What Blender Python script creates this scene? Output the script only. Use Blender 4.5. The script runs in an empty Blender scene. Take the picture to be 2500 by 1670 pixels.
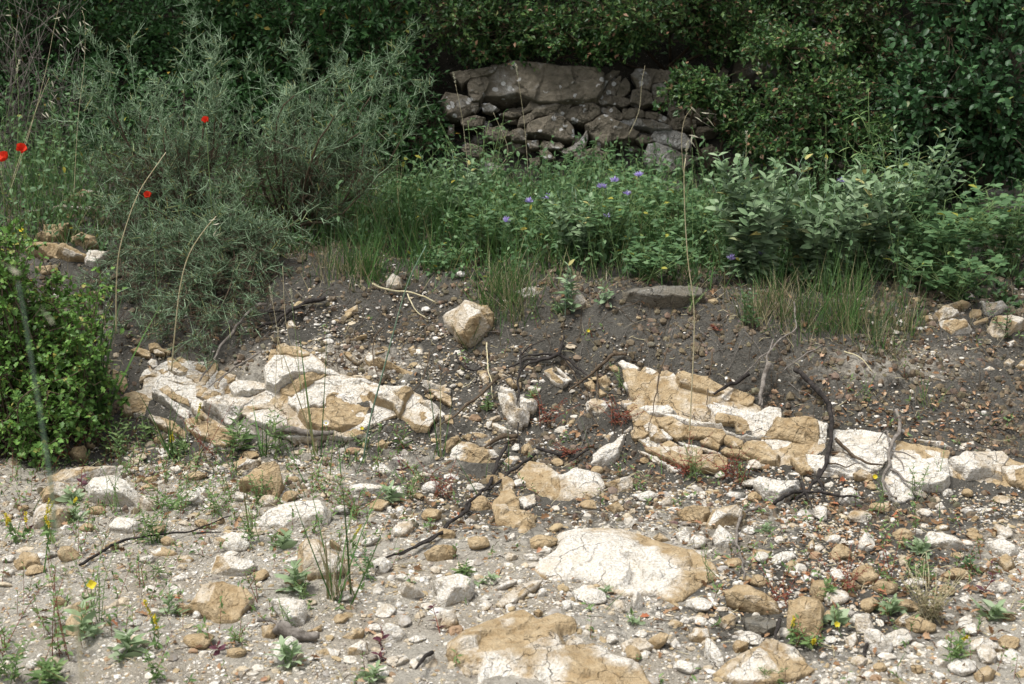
import bpy, math, random
import numpy as np
from math import radians, sin, cos, tan, atan2, pi

SC = bpy.context.scene
COL = SC.collection
# ------------------------------------------------------------------ camera, sky, sun, exposure
F_PX, CU, CV = 3472.0, 1250.0, 835.0            # 50 mm lens on 36 mm film, photograph 2500 x 1670
CAM_H, PITCH = 1.6, radians(13.0)
cam_d = bpy.data.cameras.new('camera')
cam_d.lens = 50; cam_d.sensor_width = 36; cam_d.clip_end = 300; cam_d.clip_start = 0.05
cam_d.dof.use_dof = True; cam_d.dof.focus_distance = 5.2; cam_d.dof.aperture_fstop = 6.3
cam = bpy.data.objects.new('camera', cam_d); COL.objects.link(cam)
cam.location = (0, 0, CAM_H); cam.rotation_euler = (radians(90) - PITCH, 0, 0)
SC.camera = cam

world = bpy.data.worlds.new('World'); SC.world = world; world.use_nodes = True
wt = world.node_tree; bg = wt.nodes['Background']
sky = wt.nodes.new('ShaderNodeTexSky'); sky.sky_type = 'NISHITA'; sky.sun_disc = False
SUN_EL, SUN_AZ = radians(70), radians(238)        # azimuth clockwise from +Y: behind the camera, to its left
sky.sun_elevation = SUN_EL; sky.sun_rotation = SUN_AZ; sky.dust_density = 3.0
hs = wt.nodes.new('ShaderNodeHueSaturation'); hs.inputs['Saturation'].default_value = 0.30   # thin cloud veils the blue
wt.links.new(sky.outputs[0], hs.inputs['Color']); wt.links.new(hs.outputs[0], bg.inputs['Color'])
bg.inputs['Strength'].default_value = 0.105
sun_d = bpy.data.lights.new('sun', 'SUN'); sun_d.energy = 2.4; sun_d.angle = radians(17); sun_d.color = (1, .985, .95)
sun = bpy.data.objects.new('sun', sun_d); COL.objects.link(sun)
sun.rotation_euler = (radians(90) - SUN_EL, 0, pi - SUN_AZ)
SC.view_settings.view_transform = 'Standard'; SC.view_settings.look = 'None'
SC.view_settings.exposure = 0.9; SC.view_settings.gamma = 1.0
SC.cycles.max_bounces = 6; SC.cycles.diffuse_bounces = 3; SC.cycles.transparent_max_bounces = 4

# ------------------------------------------------------------------ numpy helpers
CP, SP = cos(PITCH), sin(PITCH)
def ray(u, v):
    a = (np.asarray(u, float) - CU) / F_PX; b = (np.asarray(v, float) - CV) / F_PX
    return np.stack([a, CP - b * SP, -SP - b * CP], -1)
def W(u, v, Y):
    d = ray(u, v); t = np.asarray(Y, float) / d[..., 1]
    return np.array([0, 0, CAM_H]) + d * t[..., None]
def proj(P):
    P = np.asarray(P, float); q = P - np.array([0, 0, CAM_H])
    dep = q[..., 1] * CP - q[..., 2] * SP; up = q[..., 1] * SP + q[..., 2] * CP
    return CU + q[..., 0] / dep * F_PX, CV - up / dep * F_PX
def _h(ix, iy, iz, s):
    with np.errstate(over='ignore'):
        n = (ix.astype(np.uint32) * np.uint32(374761393) + iy.astype(np.uint32) * np.uint32(668265263)
             + iz.astype(np.uint32) * np.uint32(2147483647 - 40007) + np.uint32(s * 1013904223 & 0xffffffff))
        n = (n ^ (n >> np.uint32(13))) * np.uint32(1274126177); n = n ^ (n >> np.uint32(16))
        n = n * np.uint32(2246822519); n = n ^ (n >> np.uint32(13))
    return n.astype(np.float64) / 4294967296.0
def vn(P, s=0):
    P = np.asarray(P, float); i = np.floor(P).astype(np.int64); f = P - i; f = f * f * (3 - 2 * f)
    x, y, z = i[..., 0], i[..., 1], i[..., 2]; r = 0
    for dx in (0, 1):
        wx = f[..., 0] if dx else 1 - f[..., 0]
        for dy in (0, 1):
            wy = f[..., 1] if dy else 1 - f[..., 1]
            for dz in (0, 1):
                wz = f[..., 2] if dz else 1 - f[..., 2]
                r = r + wx * wy * wz * _h(x + dx, y + dy, z + dz, s)
    return r
def fbm(P, o=4, s=0):
    r = 0; a = .5; P = np.asarray(P, float)
    for k in range(o):
        r = r + a * vn(P, s + k * 7); P = P * 2.03 + 3.1; a *= .5
    return r / (1 - .5 ** o)
def sm(a, b, x):
    t = np.clip((x - a) / (b - a), 0, 1); return t * t * (3 - 2 * t)
def nrm(v):
    v = np.asarray(v, float); return v / np.maximum(np.linalg.norm(v, axis=-1, keepdims=True), 1e-9)
def rdir(rng, n):
    return nrm(rng.normal(size=(n, 3)))

# ------------------------------------------------------------------ terrain height
_cu = np.array([-900, -400, 0, 300, 700, 1000, 1300, 1700, 2100, 2500, 2900, 3500.])
_tv = np.array([1120, 1120, 1110, 1110, 1110, 1110, 1130, 1190, 1240, 1230, 1220, 1220.])
_cv = np.array([640, 640, 640, 640, 645, 685, 705, 722, 745, 765, 765, 765.])
_cd = np.array([.95, .95, .95, .95, .85, .74, .70, .82, 1.0, 1.1, 1.1, 1.1])
_cx = (_cu - CU) / F_PX * 5.2
_ty = np.array([(CAM_H - .05) / -(ray(CU, v)[2] / ray(CU, v)[1]) for v in _tv])
_cy = _ty + _cd
_cz = np.array([CAM_H + y * (ray(CU, v)[2] / ray(CU, v)[1]) for y, v in zip(_cy, _cv)])
GX = np.arange(-5, 5.001, .02); GY = np.arange(1.0, 11.001, .02)
def _build():
    z = np.zeros((len(GX), len(GY)))
    for i, x in enumerate(GX):
        xw = x + .10 * (vn(np.array([x * 2.1, 3.3, 0])) - .5) * 2
        ty = np.interp(xw, _cx, _ty) + .14 * (vn(np.array([x * 3.1, .5, 1])) - .5)
        cy = np.interp(xw, _cx, _cy) + .16 * (vn(np.array([x * 2.7, 7.5, 2])) - .5); cz = np.interp(xw, _cx, _cz)
        k = [(-2, -.16), (2.0, -.03), (3.2, 0), (ty, .05), (ty + .5 * (cy - ty), .05 + .47 * (cz - .05)), (cy, cz),
             (7.25, .75), (7.46, .78), (7.66, 1.16), (8.1, 1.34), (9.4, 2.3), (12, 4.6)]
        k = np.array(k); z[i] = np.interp(GY, k[:, 0], k[:, 1])
        if x < -1.0:
            z[i] += .16 * sm(-1.0, -1.6, x) * np.exp(-((GY - 6.75) / .5) ** 2)
    g = np.exp(-np.linspace(-2, 2, 9) ** 2); g /= g.sum()
    zp = np.pad(z, 4, mode='edge')
    zp = np.apply_along_axis(lambda a: np.convolve(a, g, 'valid'), 0, zp)
    zp = np.apply_along_axis(lambda a: np.convolve(a, g, 'valid'), 1, zp)
    X, Y = np.meshgrid(GX, GY, indexing='ij'); P = np.stack([X, Y, 0 * X], -1)
    bank = sm(4.6, 5.0, Y)
    zp += (fbm(P * 2.2, 4, 3) - .5) * (.05 + .05 * bank) + (fbm(P * 9, 3, 5) - .5) * (.012 + .055 * bank) - bank * .03 * np.clip(1 - np.abs(fbm(P * 4.5, 3, 15) - .5) * 9, 0, 1)
    return zp
GZ = _build()
def zt(x, y):
    x = np.asarray(x, float); y = np.asarray(y, float)
    fx = np.clip((x - GX[0]) / .02, 0, len(GX) - 1.001); fy = np.clip((y - GY[0]) / .02, 0, len(GY) - 1.001)
    i = fx.astype(int); j = fy.astype(int); a = fx - i; b = fy - j
    return (GZ[i, j] * (1 - a) + GZ[i + 1, j] * a) * (1 - b) + (GZ[i, j + 1] * (1 - a) + GZ[i + 1, j + 1] * a) * b
def tn(x, y, e=.09):
    return nrm(np.array([-(zt(x + e, y) - zt(x - e, y)) / (2 * e), -(zt(x, y + e) - zt(x, y - e)) / (2 * e), 1.0]))
def G(u, v):
    """where the line of sight through a point of the photograph meets the ground"""
    u = np.atleast_1d(np.asarray(u, float)); v = np.atleast_1d(np.asarray(v, float)); d = ray(u, v)
    d = d / d[:, 1:2]; lo = np.full(len(u), 1.2); hit = np.zeros(len(u), bool); y0 = lo.copy(); y1 = np.full(len(u), 10.9)
    for y in np.arange(1.2, 10.9, .03):
        p = d * y; below = (CAM_H + p[:, 2]) < zt(p[:, 0], np.full(len(u), y))
        new = below & ~hit; y1[new] = y; y0[new] = y - .03; hit |= below
    for _ in range(9):
        m = (y0 + y1) / 2; p = d * m[:, None]; below = (CAM_H + p[:, 2]) < zt(p[:, 0], m)
        y1 = np.where(below, m, y1); y0 = np.where(below, y0, m)
    p = d * y1[:, None]; p[:, 2] += CAM_H
    return p
def g1(u, v): return G(u, v)[0]
CR = {'A': (0, 0), 'B': (825, 0), 'C': (1650, 0), 'D': (0, 550), 'E': (825, 550), 'F': (1650, 550), 'G': (0, 1100), 'H': (825, 1100), 'I': (1650, 1100)}
CR2 = {'a': (250, 800), 'b': (650, 800), 'c': (1100, 850), 'd': (1450, 850), 'e': (1850, 950), 'w': (1080, 130), 'y': (1430, 130)}
def px(s):
    """'G 12,30 40,50 ...' -> points of the photograph"""
    t = s.split(); k = t[0]
    o, m = (CR[k], 2.7506) if k in CR else ((CR2[k], 5.218) if k in CR2 else ((0, 0), 1.0))
    a = np.array([[float(c) for c in q.split(',')] for q in (t[1:] if k in CR or k in CR2 or k == 'P' else t)])
    return a / m + np.array(o)

# ------------------------------------------------------------------ objects and meshes
def tag(o, label=None, cat=None, group=None, kind=None):
    if label: o['label'] = label
    if cat: o['category'] = cat
    if group: o['group'] = group
    if kind: o['kind'] = kind
    return o
def thing(name, loc, label, cat, group=None):
    o = bpy.data.objects.new(name, None); COL.objects.link(o); o.location = tuple(loc); o.empty_display_size = .05
    return tag(o, label, cat, group)
def mk(name, V, T, mat, parent=None, origin=None, smooth=True, attrs=None):
    V = np.asarray(V, np.float32); T = np.asarray(T, np.int32)
    if parent is not None: origin = np.array((parent.parent or parent).location)
    elif origin is None: origin = np.array([V[:, 0].mean(), V[:, 1].mean(), V[:, 2].min()])
    V = V - np.asarray(origin, np.float32)
    me = bpy.data.meshes.new(name); k = T.shape[1]
    me.vertices.add(len(V)); me.vertices.foreach_set('co', V.ravel())
    me.loops.add(T.size); me.loops.foreach_set('vertex_index', T.ravel())
    me.polygons.add(len(T)); me.polygons.foreach_set('loop_start', np.arange(0, T.size, k, dtype=np.int32))
    me.polygons.foreach_set('use_smooth', np.full(len(T), smooth, bool))
    for n, a in (attrs or {}).items():
        a = np.asarray(a, np.float32)
        if a.ndim == 1:
            at = me.attributes.new(n, 'FLOAT', 'POINT'); at.data.foreach_set('value', a)
        else:
            at = me.attributes.new(n, 'FLOAT_COLOR', 'POINT')
            at.data.foreach_set('color', np.concatenate([a, np.ones((len(a), 1), np.float32)], 1).ravel())
    me.update(calc_edges=True); me.validate()
    me.materials.append(mat)
    o = bpy.data.objects.new(name, me); COL.objects.link(o)
    if parent is not None: o.parent = parent
    else: o.location = tuple(float(c) for c in origin)
    return o
class MB:
    """collects shapes into one mesh"""
    def __init__(s): s.V = []; s.T = []; s.n = 0; s.A = []
    def add(s, V, T, a=None):
        s.V.append(V); s.T.append(np.asarray(T) + s.n); s.n += len(V)
        if a is not None: s.A.append(np.broadcast_to(a, (len(V),) + np.shape(a)[-1:]) if np.ndim(a) == 1 and len(a) == 3 else a)
    def build(s, name, mat, parent=None, attr=None, **k):
        if not s.V: return None
        at = {attr: np.concatenate(s.A)} if attr and s.A else None
        return mk(name, np.concatenate(s.V), np.concatenate(s.T), mat, parent, attrs=at, **k)
def segs(A, B, ra, rb, n=3):
    """many tapering prisms at once"""
    A = np.asarray(A, float); B = np.asarray(B, float); m = len(A); d = nrm(B - A)
    h = np.where(np.abs(d[:, 2:3]) < .9, np.array([[0, 0, 1.]]), np.array([[1., 0, 0]]))
    e = nrm(np.cross(d, h)); f = np.cross(d, e); ra = np.broadcast_to(ra, (m,)); rb = np.broadcast_to(rb, (m,))
    V = np.zeros((m, 2 * n, 3))
    for k in range(n):
        o = e * cos(2 * pi * k / n) + f * sin(2 * pi * k / n)
        V[:, k] = A + o * ra[:, None]; V[:, n + k] = B + o * rb[:, None]
    t = []
    for k in range(n):
        j = (k + 1) % n; t += [(k, j, n + j), (k, n + j, n + k)]
    return V.reshape(-1, 3), (np.arange(m)[:, None, None] * 2 * n + np.array(t)[None]).reshape(-1, 3)
def spikes(A, B, r):
    """many three-sided thorns"""
    A = np.asarray(A, float); B = np.asarray(B, float); m = len(A); d = nrm(B - A)
    h = np.where(np.abs(d[:, 2:3]) < .9, np.array([[0, 0, 1.]]), np.array([[1., 0, 0]]))
    e = nrm(np.cross(d, h)); f = np.cross(d, e); r = np.broadcast_to(r, (m,))[:, None]
    V = np.stack([A + e * r, A - e * r * .5 + f * r * .87, A - e * r * .5 - f * r * .87, B], 1)
    t = np.array([(0, 1, 3), (1, 2, 3), (2, 0, 3)])
    return V.reshape(-1, 3), (np.arange(m)[:, None, None] * 4 + t[None]).reshape(-1, 3)
def tube(P, r, n=7, wob=0, rng=None):
    P = np.asarray(P, float); m = len(P); r = np.broadcast_to(r, (m,)).copy()
    d = nrm(np.gradient(P, axis=0)); e = np.cross(d[0], [0, 0, 1.] if abs(d[0][2]) < .9 else [1., 0, 0]); e = e / np.linalg.norm(e)
    V = []
    for i in range(m):
        e = e - d[i] * e.dot(d[i]); e /= np.linalg.norm(e); f = np.cross(d[i], e)
        for k in range(n):
            q = r[i] * (1 + (wob * (rng.random() - .5) * 2 if wob else 0))
            V.append(P[i] + (e * cos(2 * pi * k / n) + f * sin(2 * pi * k / n)) * q)
    T = []
    for i in range(m - 1):
        for k in range(n):
            j = (k + 1) % n; a, b, c, g = i * n + k, i * n + j, (i + 1) * n + j, (i + 1) * n + k
            T += [(a, b, c), (a, c, g)]
    V += [P[0], P[-1]]
    for k in range(n):
        j = (k + 1) % n; T += [(j, k, m * n), ((m - 1) * n + k, (m - 1) * n + j, m * n + 1)]
    return np.array(V), np.array(T)
def spline(P, n):
    P = np.asarray(P, float); s = np.r_[0, np.cumsum(np.linalg.norm(np.diff(P, axis=0), axis=1))]; t = np.linspace(0, s[-1], n)
    Q = np.concatenate([2 * P[:1] - P[1:2], P, 2 * P[-1:] - P[-2:-1]]); k = np.clip(np.searchsorted(s, t, 'right') - 1, 0, len(P) - 2)
    f = ((t - s[k]) / np.maximum(s[k + 1] - s[k], 1e-9))[:, None]; a, b, c, d = Q[k], Q[k + 1], Q[k + 2], Q[k + 3]
    return .5 * ((2 * b) + (c - a) * f + (2 * a - 5 * b + 4 * c - d) * f ** 2 + (3 * b - a - 3 * c + d) * f ** 3)
LEAF = {
 'rh': (np.array([(0, 0), (.45, 1), (.45, -1), (1, 0)]), np.array([(0, 3, 1), (0, 2, 3)])),
 'oval': (np.array([(0, 0), (.35, 0), (.7, 0), (1, 0), (.18, .66), (.5, 1), (.82, .58), (.18, -.66), (.5, -1), (.82, -.58)]),
          np.array([(0, 1, 4), (4, 1, 5), (1, 2, 5), (5, 2, 6), (2, 3, 6), (0, 7, 1), (7, 8, 1), (1, 8, 2), (8, 9, 2), (2, 9, 3)])),
 'lobe': (np.array([(0, 0), (.5, 0), (1, 0), (.25, .45), (.38, 1), (.55, .55), (.72, .85), (.85, .35), (.25, -.45), (.38, -1), (.55, -.55), (.72, -.85), (.85, -.35)]),
          np.array([(0, 1, 3), (3, 1, 4), (4, 1, 5), (5, 1, 6), (6, 1, 7), (1, 2, 7), (0, 8, 1), (8, 9, 1), (9, 10, 1), (10, 11, 1), (11, 12, 1), (1, 12, 2)])),
}
def leaves(P, D, N, L, Wd, kind='rh', fold=.35, droop=.2):
    P = np.asarray(P, float); m = len(P); D = nrm(D); S = nrm(np.cross(D, N)); N = np.cross(S, D)
    L = np.broadcast_to(L, (m,))[:, None, None]; Wd = np.broadcast_to(Wd, (m,))[:, None, None]
    s, t = LEAF[kind]; a = s[None, :, 0:1]; b = s[None, :, 1:2]
    V = P[:, None] + D[:, None] * a * L + S[:, None] * b * Wd / 2 + N[:, None] * (np.abs(b) * fold * Wd / 2 - droop * L * a * a)
    return V.reshape(-1, 3), (np.arange(m)[:, None, None] * len(s) + t[None]).reshape(-1, 3)
def blades(P, D, L, wd, bend, rng, ns=4):
    """grass blades that lean over"""
    P = np.asarray(P, float); m = len(P); D = nrm(D); L = np.broadcast_to(L, (m,)); wd = np.broadcast_to(wd, (m,)); bend = np.broadcast_to(bend, (m,))
    a = rng.random(m) * 2 * pi; side = np.stack([np.cos(a), np.sin(a), 0 * a], -1); b = np.cross(side, [0, 0, 1.])
    V = np.zeros((m, 2 * ns + 1, 3)); p = P.copy(); d = D.copy()
    for i in range(ns + 1):
        w = (wd * (1 - (i / ns) ** 1.6) * .5)[:, None]
        if i < ns: V[:, 2 * i] = p - b * w; V[:, 2 * i + 1] = p + b * w
        else: V[:, 2 * ns] = p
        p = p + d * (L / ns)[:, None]; d = nrm(d + (side - np.array([0, 0, .35])) * (bend * (i + 1) / ns)[:, None])
    t = []
    for i in range(ns - 1):
        a0 = 2 * i; t += [(a0, a0 + 1, a0 + 3), (a0, a0 + 3, a0 + 2)]
    t += [(2 * ns - 2, 2 * ns - 1, 2 * ns)]
    return V.reshape(-1, 3), (np.arange(m)[:, None, None] * (2 * ns + 1) + np.array(t)[None]).reshape(-1, 3)
_ico = {}
def ico(n):
    if n in _ico: return _ico[n]
    if n == 0:
        g = (1 + 5 ** .5) / 2
        V = nrm(np.array([(-1, g, 0), (1, g, 0), (-1, -g, 0), (1, -g, 0), (0, -1, g), (0, 1, g), (0, -1, -g), (0, 1, -g), (g, 0, -1), (g, 0, 1), (-g, 0, -1), (-g, 0, 1)], float))
        T = np.array([(0, 11, 5), (0, 5, 1), (0, 1, 7), (0, 7, 10), (0, 10, 11), (1, 5, 9), (5, 11, 4), (11, 10, 2), (10, 7, 6), (7, 1, 8), (3, 9, 4), (3, 4, 2), (3, 2, 6), (3, 6, 8), (3, 8, 9), (4, 9, 5), (2, 4, 11), (6, 2, 10), (8, 6, 7), (9, 8, 1)])
    else:
        V, T = ico(n - 1); V = list(map(tuple, V)); c = {}; R = []
        def mid(a, b):
            k = (min(a, b), max(a, b))
            if k not in c:
                c[k] = len(V); V.append(tuple(nrm(np.array(V[a]) + np.array(V[b]))))
            return c[k]
        for a, b, d in T:
            x, y, z = mid(a, b), mid(b, d), mid(d, a); R += [(a, x, z), (b, y, x), (d, z, y), (x, y, z)]
        V = np.array(V); T = np.array(R)
    _ico[n] = (V, T); return V, T

# ------------------------------------------------------------------ materials
class NT:
    def __init__(s, name):
        s.m = bpy.data.materials.new(name); s.m.use_nodes = True; s.t = s.m.node_tree; s.t.nodes.clear()
        s.out = s.n('ShaderNodeOutputMaterial'); s.p = s.n('ShaderNodeBsdfPrincipled')
        s.t.links.new(s.p.outputs[0], s.out.inputs['Surface']); s.geo = s.n('ShaderNodeNewGeometry'); s.pos = s.geo.outputs['Position']
        s.p.inputs['Roughness'].default_value = .9; s.p.inputs['Specular IOR Level'].default_value = .2
    def n(s, k): return s.t.nodes.new(k)
    def put(s, sock, v):
        if isinstance(v, bpy.types.NodeSocket): s.t.links.new(v, sock)
        elif isinstance(v, (tuple, list)) and len(v) == 3 and sock.type == 'RGBA': sock.default_value = (*v, 1)
        else: sock.default_value = v
    def noise(s, sc, det=4, ro=.55, dist=0, vec=None, ch=0):
        n = s.n('ShaderNodeTexNoise'); s.put(n.inputs['Vector'], vec or s.pos); n.inputs['Scale'].default_value = sc
        n.inputs['Detail'].default_value = det; n.inputs['Roughness'].default_value = ro; n.inputs['Distortion'].default_value = dist
        return n.outputs[ch]
    def mul_vec(s, v):
        n = s.n('ShaderNodeVectorMath'); n.operation = 'MULTIPLY'; s.put(n.inputs[0], s.pos); n.inputs[1].default_value = v; return n.outputs[0]
    def voro(s, sc, feat='DISTANCE_TO_EDGE', vec=None):
        n = s.n('ShaderNodeTexVoronoi'); n.feature = feat; s.put(n.inputs['Vector'], vec or s.pos); n.inputs['Scale'].default_value = sc; return n.outputs[0]
    def math(s, op, a, b=0., c=0.):
        n = s.n('ShaderNodeMath'); n.operation = op; s.put(n.inputs[0], a); s.put(n.inputs[1], b); s.put(n.inputs[2], c); return n.outputs[0]
    def rng(s, v, a, b, c=0., d=1.):
        n = s.n('ShaderNodeMapRange'); s.put(n.inputs[0], v); n.inputs[1].default_value = a; n.inputs[2].default_value = b; n.inputs[3].default_value = c; n.inputs[4].default_value = d; return n.outputs[0]
    def mix(s, f, a, b, mode='MIX'):
        n = s.n('ShaderNodeMix'); n.data_type = 'RGBA'; n.blend_type = mode; s.put(n.inputs[0], f); s.put(n.inputs[6], a); s.put(n.inputs[7], b); return n.outputs[2]
    def attr(s, name):
        n = s.n('ShaderNodeAttribute'); n.attribute_name = name; return n
    def ramp(s, f, stops):
        n = s.n('ShaderNodeValToRGB'); e = n.color_ramp.elements
        while len(e) < len(stops): e.new(.5)
        for q, (p, c) in zip(e, stops): q.position = p; q.color = (*c, 1)
        s.put(n.inputs[0], f); return n.outputs[0]
    def bump(s, h, st=.5, d=.01):
        n = s.n('ShaderNodeBump'); s.put(n.inputs['Height'], h); n.inputs['Strength'].default_value = st; n.inputs['Distance'].default_value = d
        s.t.links.new(n.outputs[0], s.p.inputs['Normal'])
    def col(s, c): s.put(s.p.inputs['Base Color'], c)
def rock_mat(name, dark1, dark2, lite1, lite2, lich=(.10, .098, .085), spots=False):
    k = NT(name); n1 = k.noise(5.5, 7, .62, .4); n2 = k.noise(30, 6, .62); n3 = k.noise(150, 4, .6)
    st = k.noise(9, 6, .6, 0, k.mul_vec((.6, .9, 4.0)))
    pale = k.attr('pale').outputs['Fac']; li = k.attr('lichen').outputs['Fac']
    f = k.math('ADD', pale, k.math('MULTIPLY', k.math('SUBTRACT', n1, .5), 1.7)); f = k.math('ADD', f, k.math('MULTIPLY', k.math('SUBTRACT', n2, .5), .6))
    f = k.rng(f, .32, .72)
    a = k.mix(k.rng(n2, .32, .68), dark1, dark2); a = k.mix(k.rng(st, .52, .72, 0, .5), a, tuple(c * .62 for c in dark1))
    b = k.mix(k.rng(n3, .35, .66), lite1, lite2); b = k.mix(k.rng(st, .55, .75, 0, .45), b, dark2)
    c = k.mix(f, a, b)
    lf = k.math('ADD', li, k.math('MULTIPLY', k.math('SUBTRACT', k.noise(14, 6, .68), .5), 2.2)); c = k.mix(k.rng(lf, .58, .78, 0, .85), c, lich)
    if spots: c = k.mix(k.math('MULTIPLY', k.math('LESS_THAN', k.voro(22, 'F1'), .30), k.rng(k.noise(5.5, 3), .50, .54)), c, (.50, .49, .46))
    w = k.n('ShaderNodeVectorMath'); w.operation = 'MULTIPLY_ADD'; k.put(w.inputs[0], k.noise(11, 3, ch=1)); w.inputs[1].default_value = (.12,) * 3; k.put(w.inputs[2], k.pos)
    cr = k.voro(8.5, vec=w.outputs[0]); gate = k.rng(k.noise(4.2, 3), .47, .56); ck = k.math('MULTIPLY', k.rng(cr, .0, .012, 1, 0), gate)
    c = k.mix(k.math('MULTIPLY', ck, .25), c, (.17, .14, .10)); c = k.mix(k.rng(n3, .28, .46, .35, 0), c, (.19, .15, .105))
    c = k.mix(k.rng(k.noise(52, 5, .7), .54, .66, 0, .38), c, (.22, .18, .125))
    k.col(c)
    h = k.math('ADD', k.math('MULTIPLY', n2, 1.0), k.math('MULTIPLY', n3, .35)); h = k.math('SUBTRACT', h, k.math('MULTIPLY', ck, .5)); k.bump(h, 1.0, .022)
    return k.m
M = {}
M['lime'] = rock_mat('limestone', (.31, .215, .11), (.48, .375, .235), (.52, .465, .37), (.72, .695, .65))
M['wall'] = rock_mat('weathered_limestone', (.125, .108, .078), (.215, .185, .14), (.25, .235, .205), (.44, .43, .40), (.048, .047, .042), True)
def leaf_mat(name, stops, rough=.55, trans=.25, spec=.3, vein=True):
    k = NT(name); r = k.geo.outputs['Random Per Island']; c = k.ramp(r, stops)
    c = k.mix(k.rng(k.noise(9, 3), .3, .7, 0, .30), c, (.02, .035, .012)); k.col(c)
    k.p.inputs['Roughness'].default_value = rough; k.p.inputs['Specular IOR Level'].default_value = spec
    t = k.n('ShaderNodeBsdfTranslucent'); k.put(t.inputs[0], c); mx = k.n('ShaderNodeMixShader'); mx.inputs[0].default_value = trans
    k.t.links.new(k.p.outputs[0], mx.inputs[1]); k.t.links.new(t.outputs[0], mx.inputs[2]); k.t.links.new(mx.outputs[0], k.out.inputs['Surface'])
    return k.m
M['oak'] = leaf_mat('kermes_oak_leaf', [(0, (.025, .066, .02)), (.45, (.052, .12, .034)), (.80, (.11, .20, .055)), (.945, (.17, .25, .075)), (.96, (.30, .16, .09)), (1, (.42, .25, .16))], .45)
M['bramble'] = leaf_mat('bramble_leaf', [(0, (.022, .062, .018)), (.6, (.042, .115, .03)), (.985, (.075, .17, .05)), (1, (.35, .22, .03))], .5)
M['laurel'] = leaf_mat('laurel_leaf', [(0, (.02, .058, .02)), (.6, (.038, .098, .034)), (.985, (.065, .145, .05)), (1, (.25, .22, .05))], .45, .15)
M['hawthorn'] = leaf_mat('hawthorn_leaf', [(0, (.06, .135, .024)), (.6, (.12, .245, .045)), (.93, (.21, .36, .075)), (1, (.38, .33, .08))], .5)
M['sage'] = leaf_mat('sage_leaf', [(0, (.14, .22, .11)), (.6, (.215, .305, .165)), (.97, (.33, .42, .26)), (1, (.50, .40, .12))], .8, .2, .1)
M['rosette'] = leaf_mat('pale_felted_leaf', [(0, (.28, .38, .20)), (.6, (.37, .48, .28)), (1, (.48, .57, .38))], .8, .42, .1)
M['trefoil'] = leaf_mat('trefoil_leaf', [(0, (.07, .14, .055)), (.6, (.105, .20, .08)), (.985, (.17, .28, .12)), (.99, (.34, .34, .05)), (1, (.45, .38, .06))], .55, .3)
M['weed'] = leaf_mat('weed_leaf', [(0, (.11, .19, .06)), (.6, (.17, .27, .09)), (1, (.27, .36, .14))], .55, .3)
M['grass'] = leaf_mat('grass_blade', [(0, (.045, .095, .028)), (.55, (.08, .18, .045)), (.84, (.13, .25, .065)), (.90, (.24, .24, .10)), (1, (.42, .34, .20))], .5, .3)
M['drygrass'] = leaf_mat('dry_grass', [(0, (.16, .17, .07)), (.4, (.30, .26, .14)), (.8, (.44, .36, .23)), (1, (.55, .48, .36))], .7, .2)
M['purple'] = leaf_mat('purple_leaf', [(0, (.06, .018, .03)), (1, (.13, .04, .06))], .5)
M['redweed'] = leaf_mat('red_leaf', [(0, (.17, .035, .025)), (.6, (.27, .07, .045)), (1, (.22, .14, .06))], .5)
M['poppy'] = leaf_mat('poppy_petal', [(0, (.72, .035, .012)), (1, (.82, .07, .03))], .6, .35)
M['violet'] = leaf_mat('violet_petal', [(0, (.44, .33, .76)), (.6, (.58, .49, .87)), (1, (.76, .71, .93))], .6, .3)
M['yellow'] = leaf_mat('yellow_petal', [(0, (.62, .50, .02)), (1, (.80, .66, .05))], .6, .3)
M['white'] = leaf_mat('white_petal', [(0, (.80, .80, .78)), (1, (.88, .88, .86))], .6, .3)
M['spine'] = leaf_mat('green_spine', [(0, (.05, .095, .038)), (.5, (.11, .185, .088)), (.93, (.33, .45, .28)), (1, (.30, .27, .05))], .5, 0, .4)
M['oat'] = leaf_mat('oat_husk', [(0, (.45, .44, .28)), (1, (.72, .68, .55))], .6, .3)
M['litter'] = leaf_mat('dead_leaf', [(0, (.11, .062, .036)), (.35, (.24, .13, .068)), (.75, (.37, .22, .125)), (.93, (.50, .35, .23)), (1, (.36, .11, .05))], .8, .1, .1)
def bark(name, a, b):
    k = NT(name); n = k.noise(60, 5, .65); k.col(k.mix(k.rng(n, .35, .7), a, b)); k.bump(k.noise(180, 4, .7, 0, None), .8, .004); return k.m
M['root'] = bark('black_root', (.014, .012, .011), (.055, .047, .042))
M['stick'] = bark('grey_stick', (.10, .085, .07), (.27, .24, .21))
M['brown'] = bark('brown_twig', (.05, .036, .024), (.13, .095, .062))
M['straw'] = bark('straw_stalk', (.42, .36, .20), (.60, .54, .38))
M['greenstalk'] = bark('green_stalk', (.13, .20, .07), (.24, .33, .13))
M['bluestalk'] = bark('blue_green_stalk', (.12, .19, .13), (.22, .30, .21))
M['redstalk'] = bark('red_stalk', (.16, .05, .035), (.30, .10, .06))
M['trunk'] = bark('trunk_bark', (.16, .15, .14), (.34, .33, .31))
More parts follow.
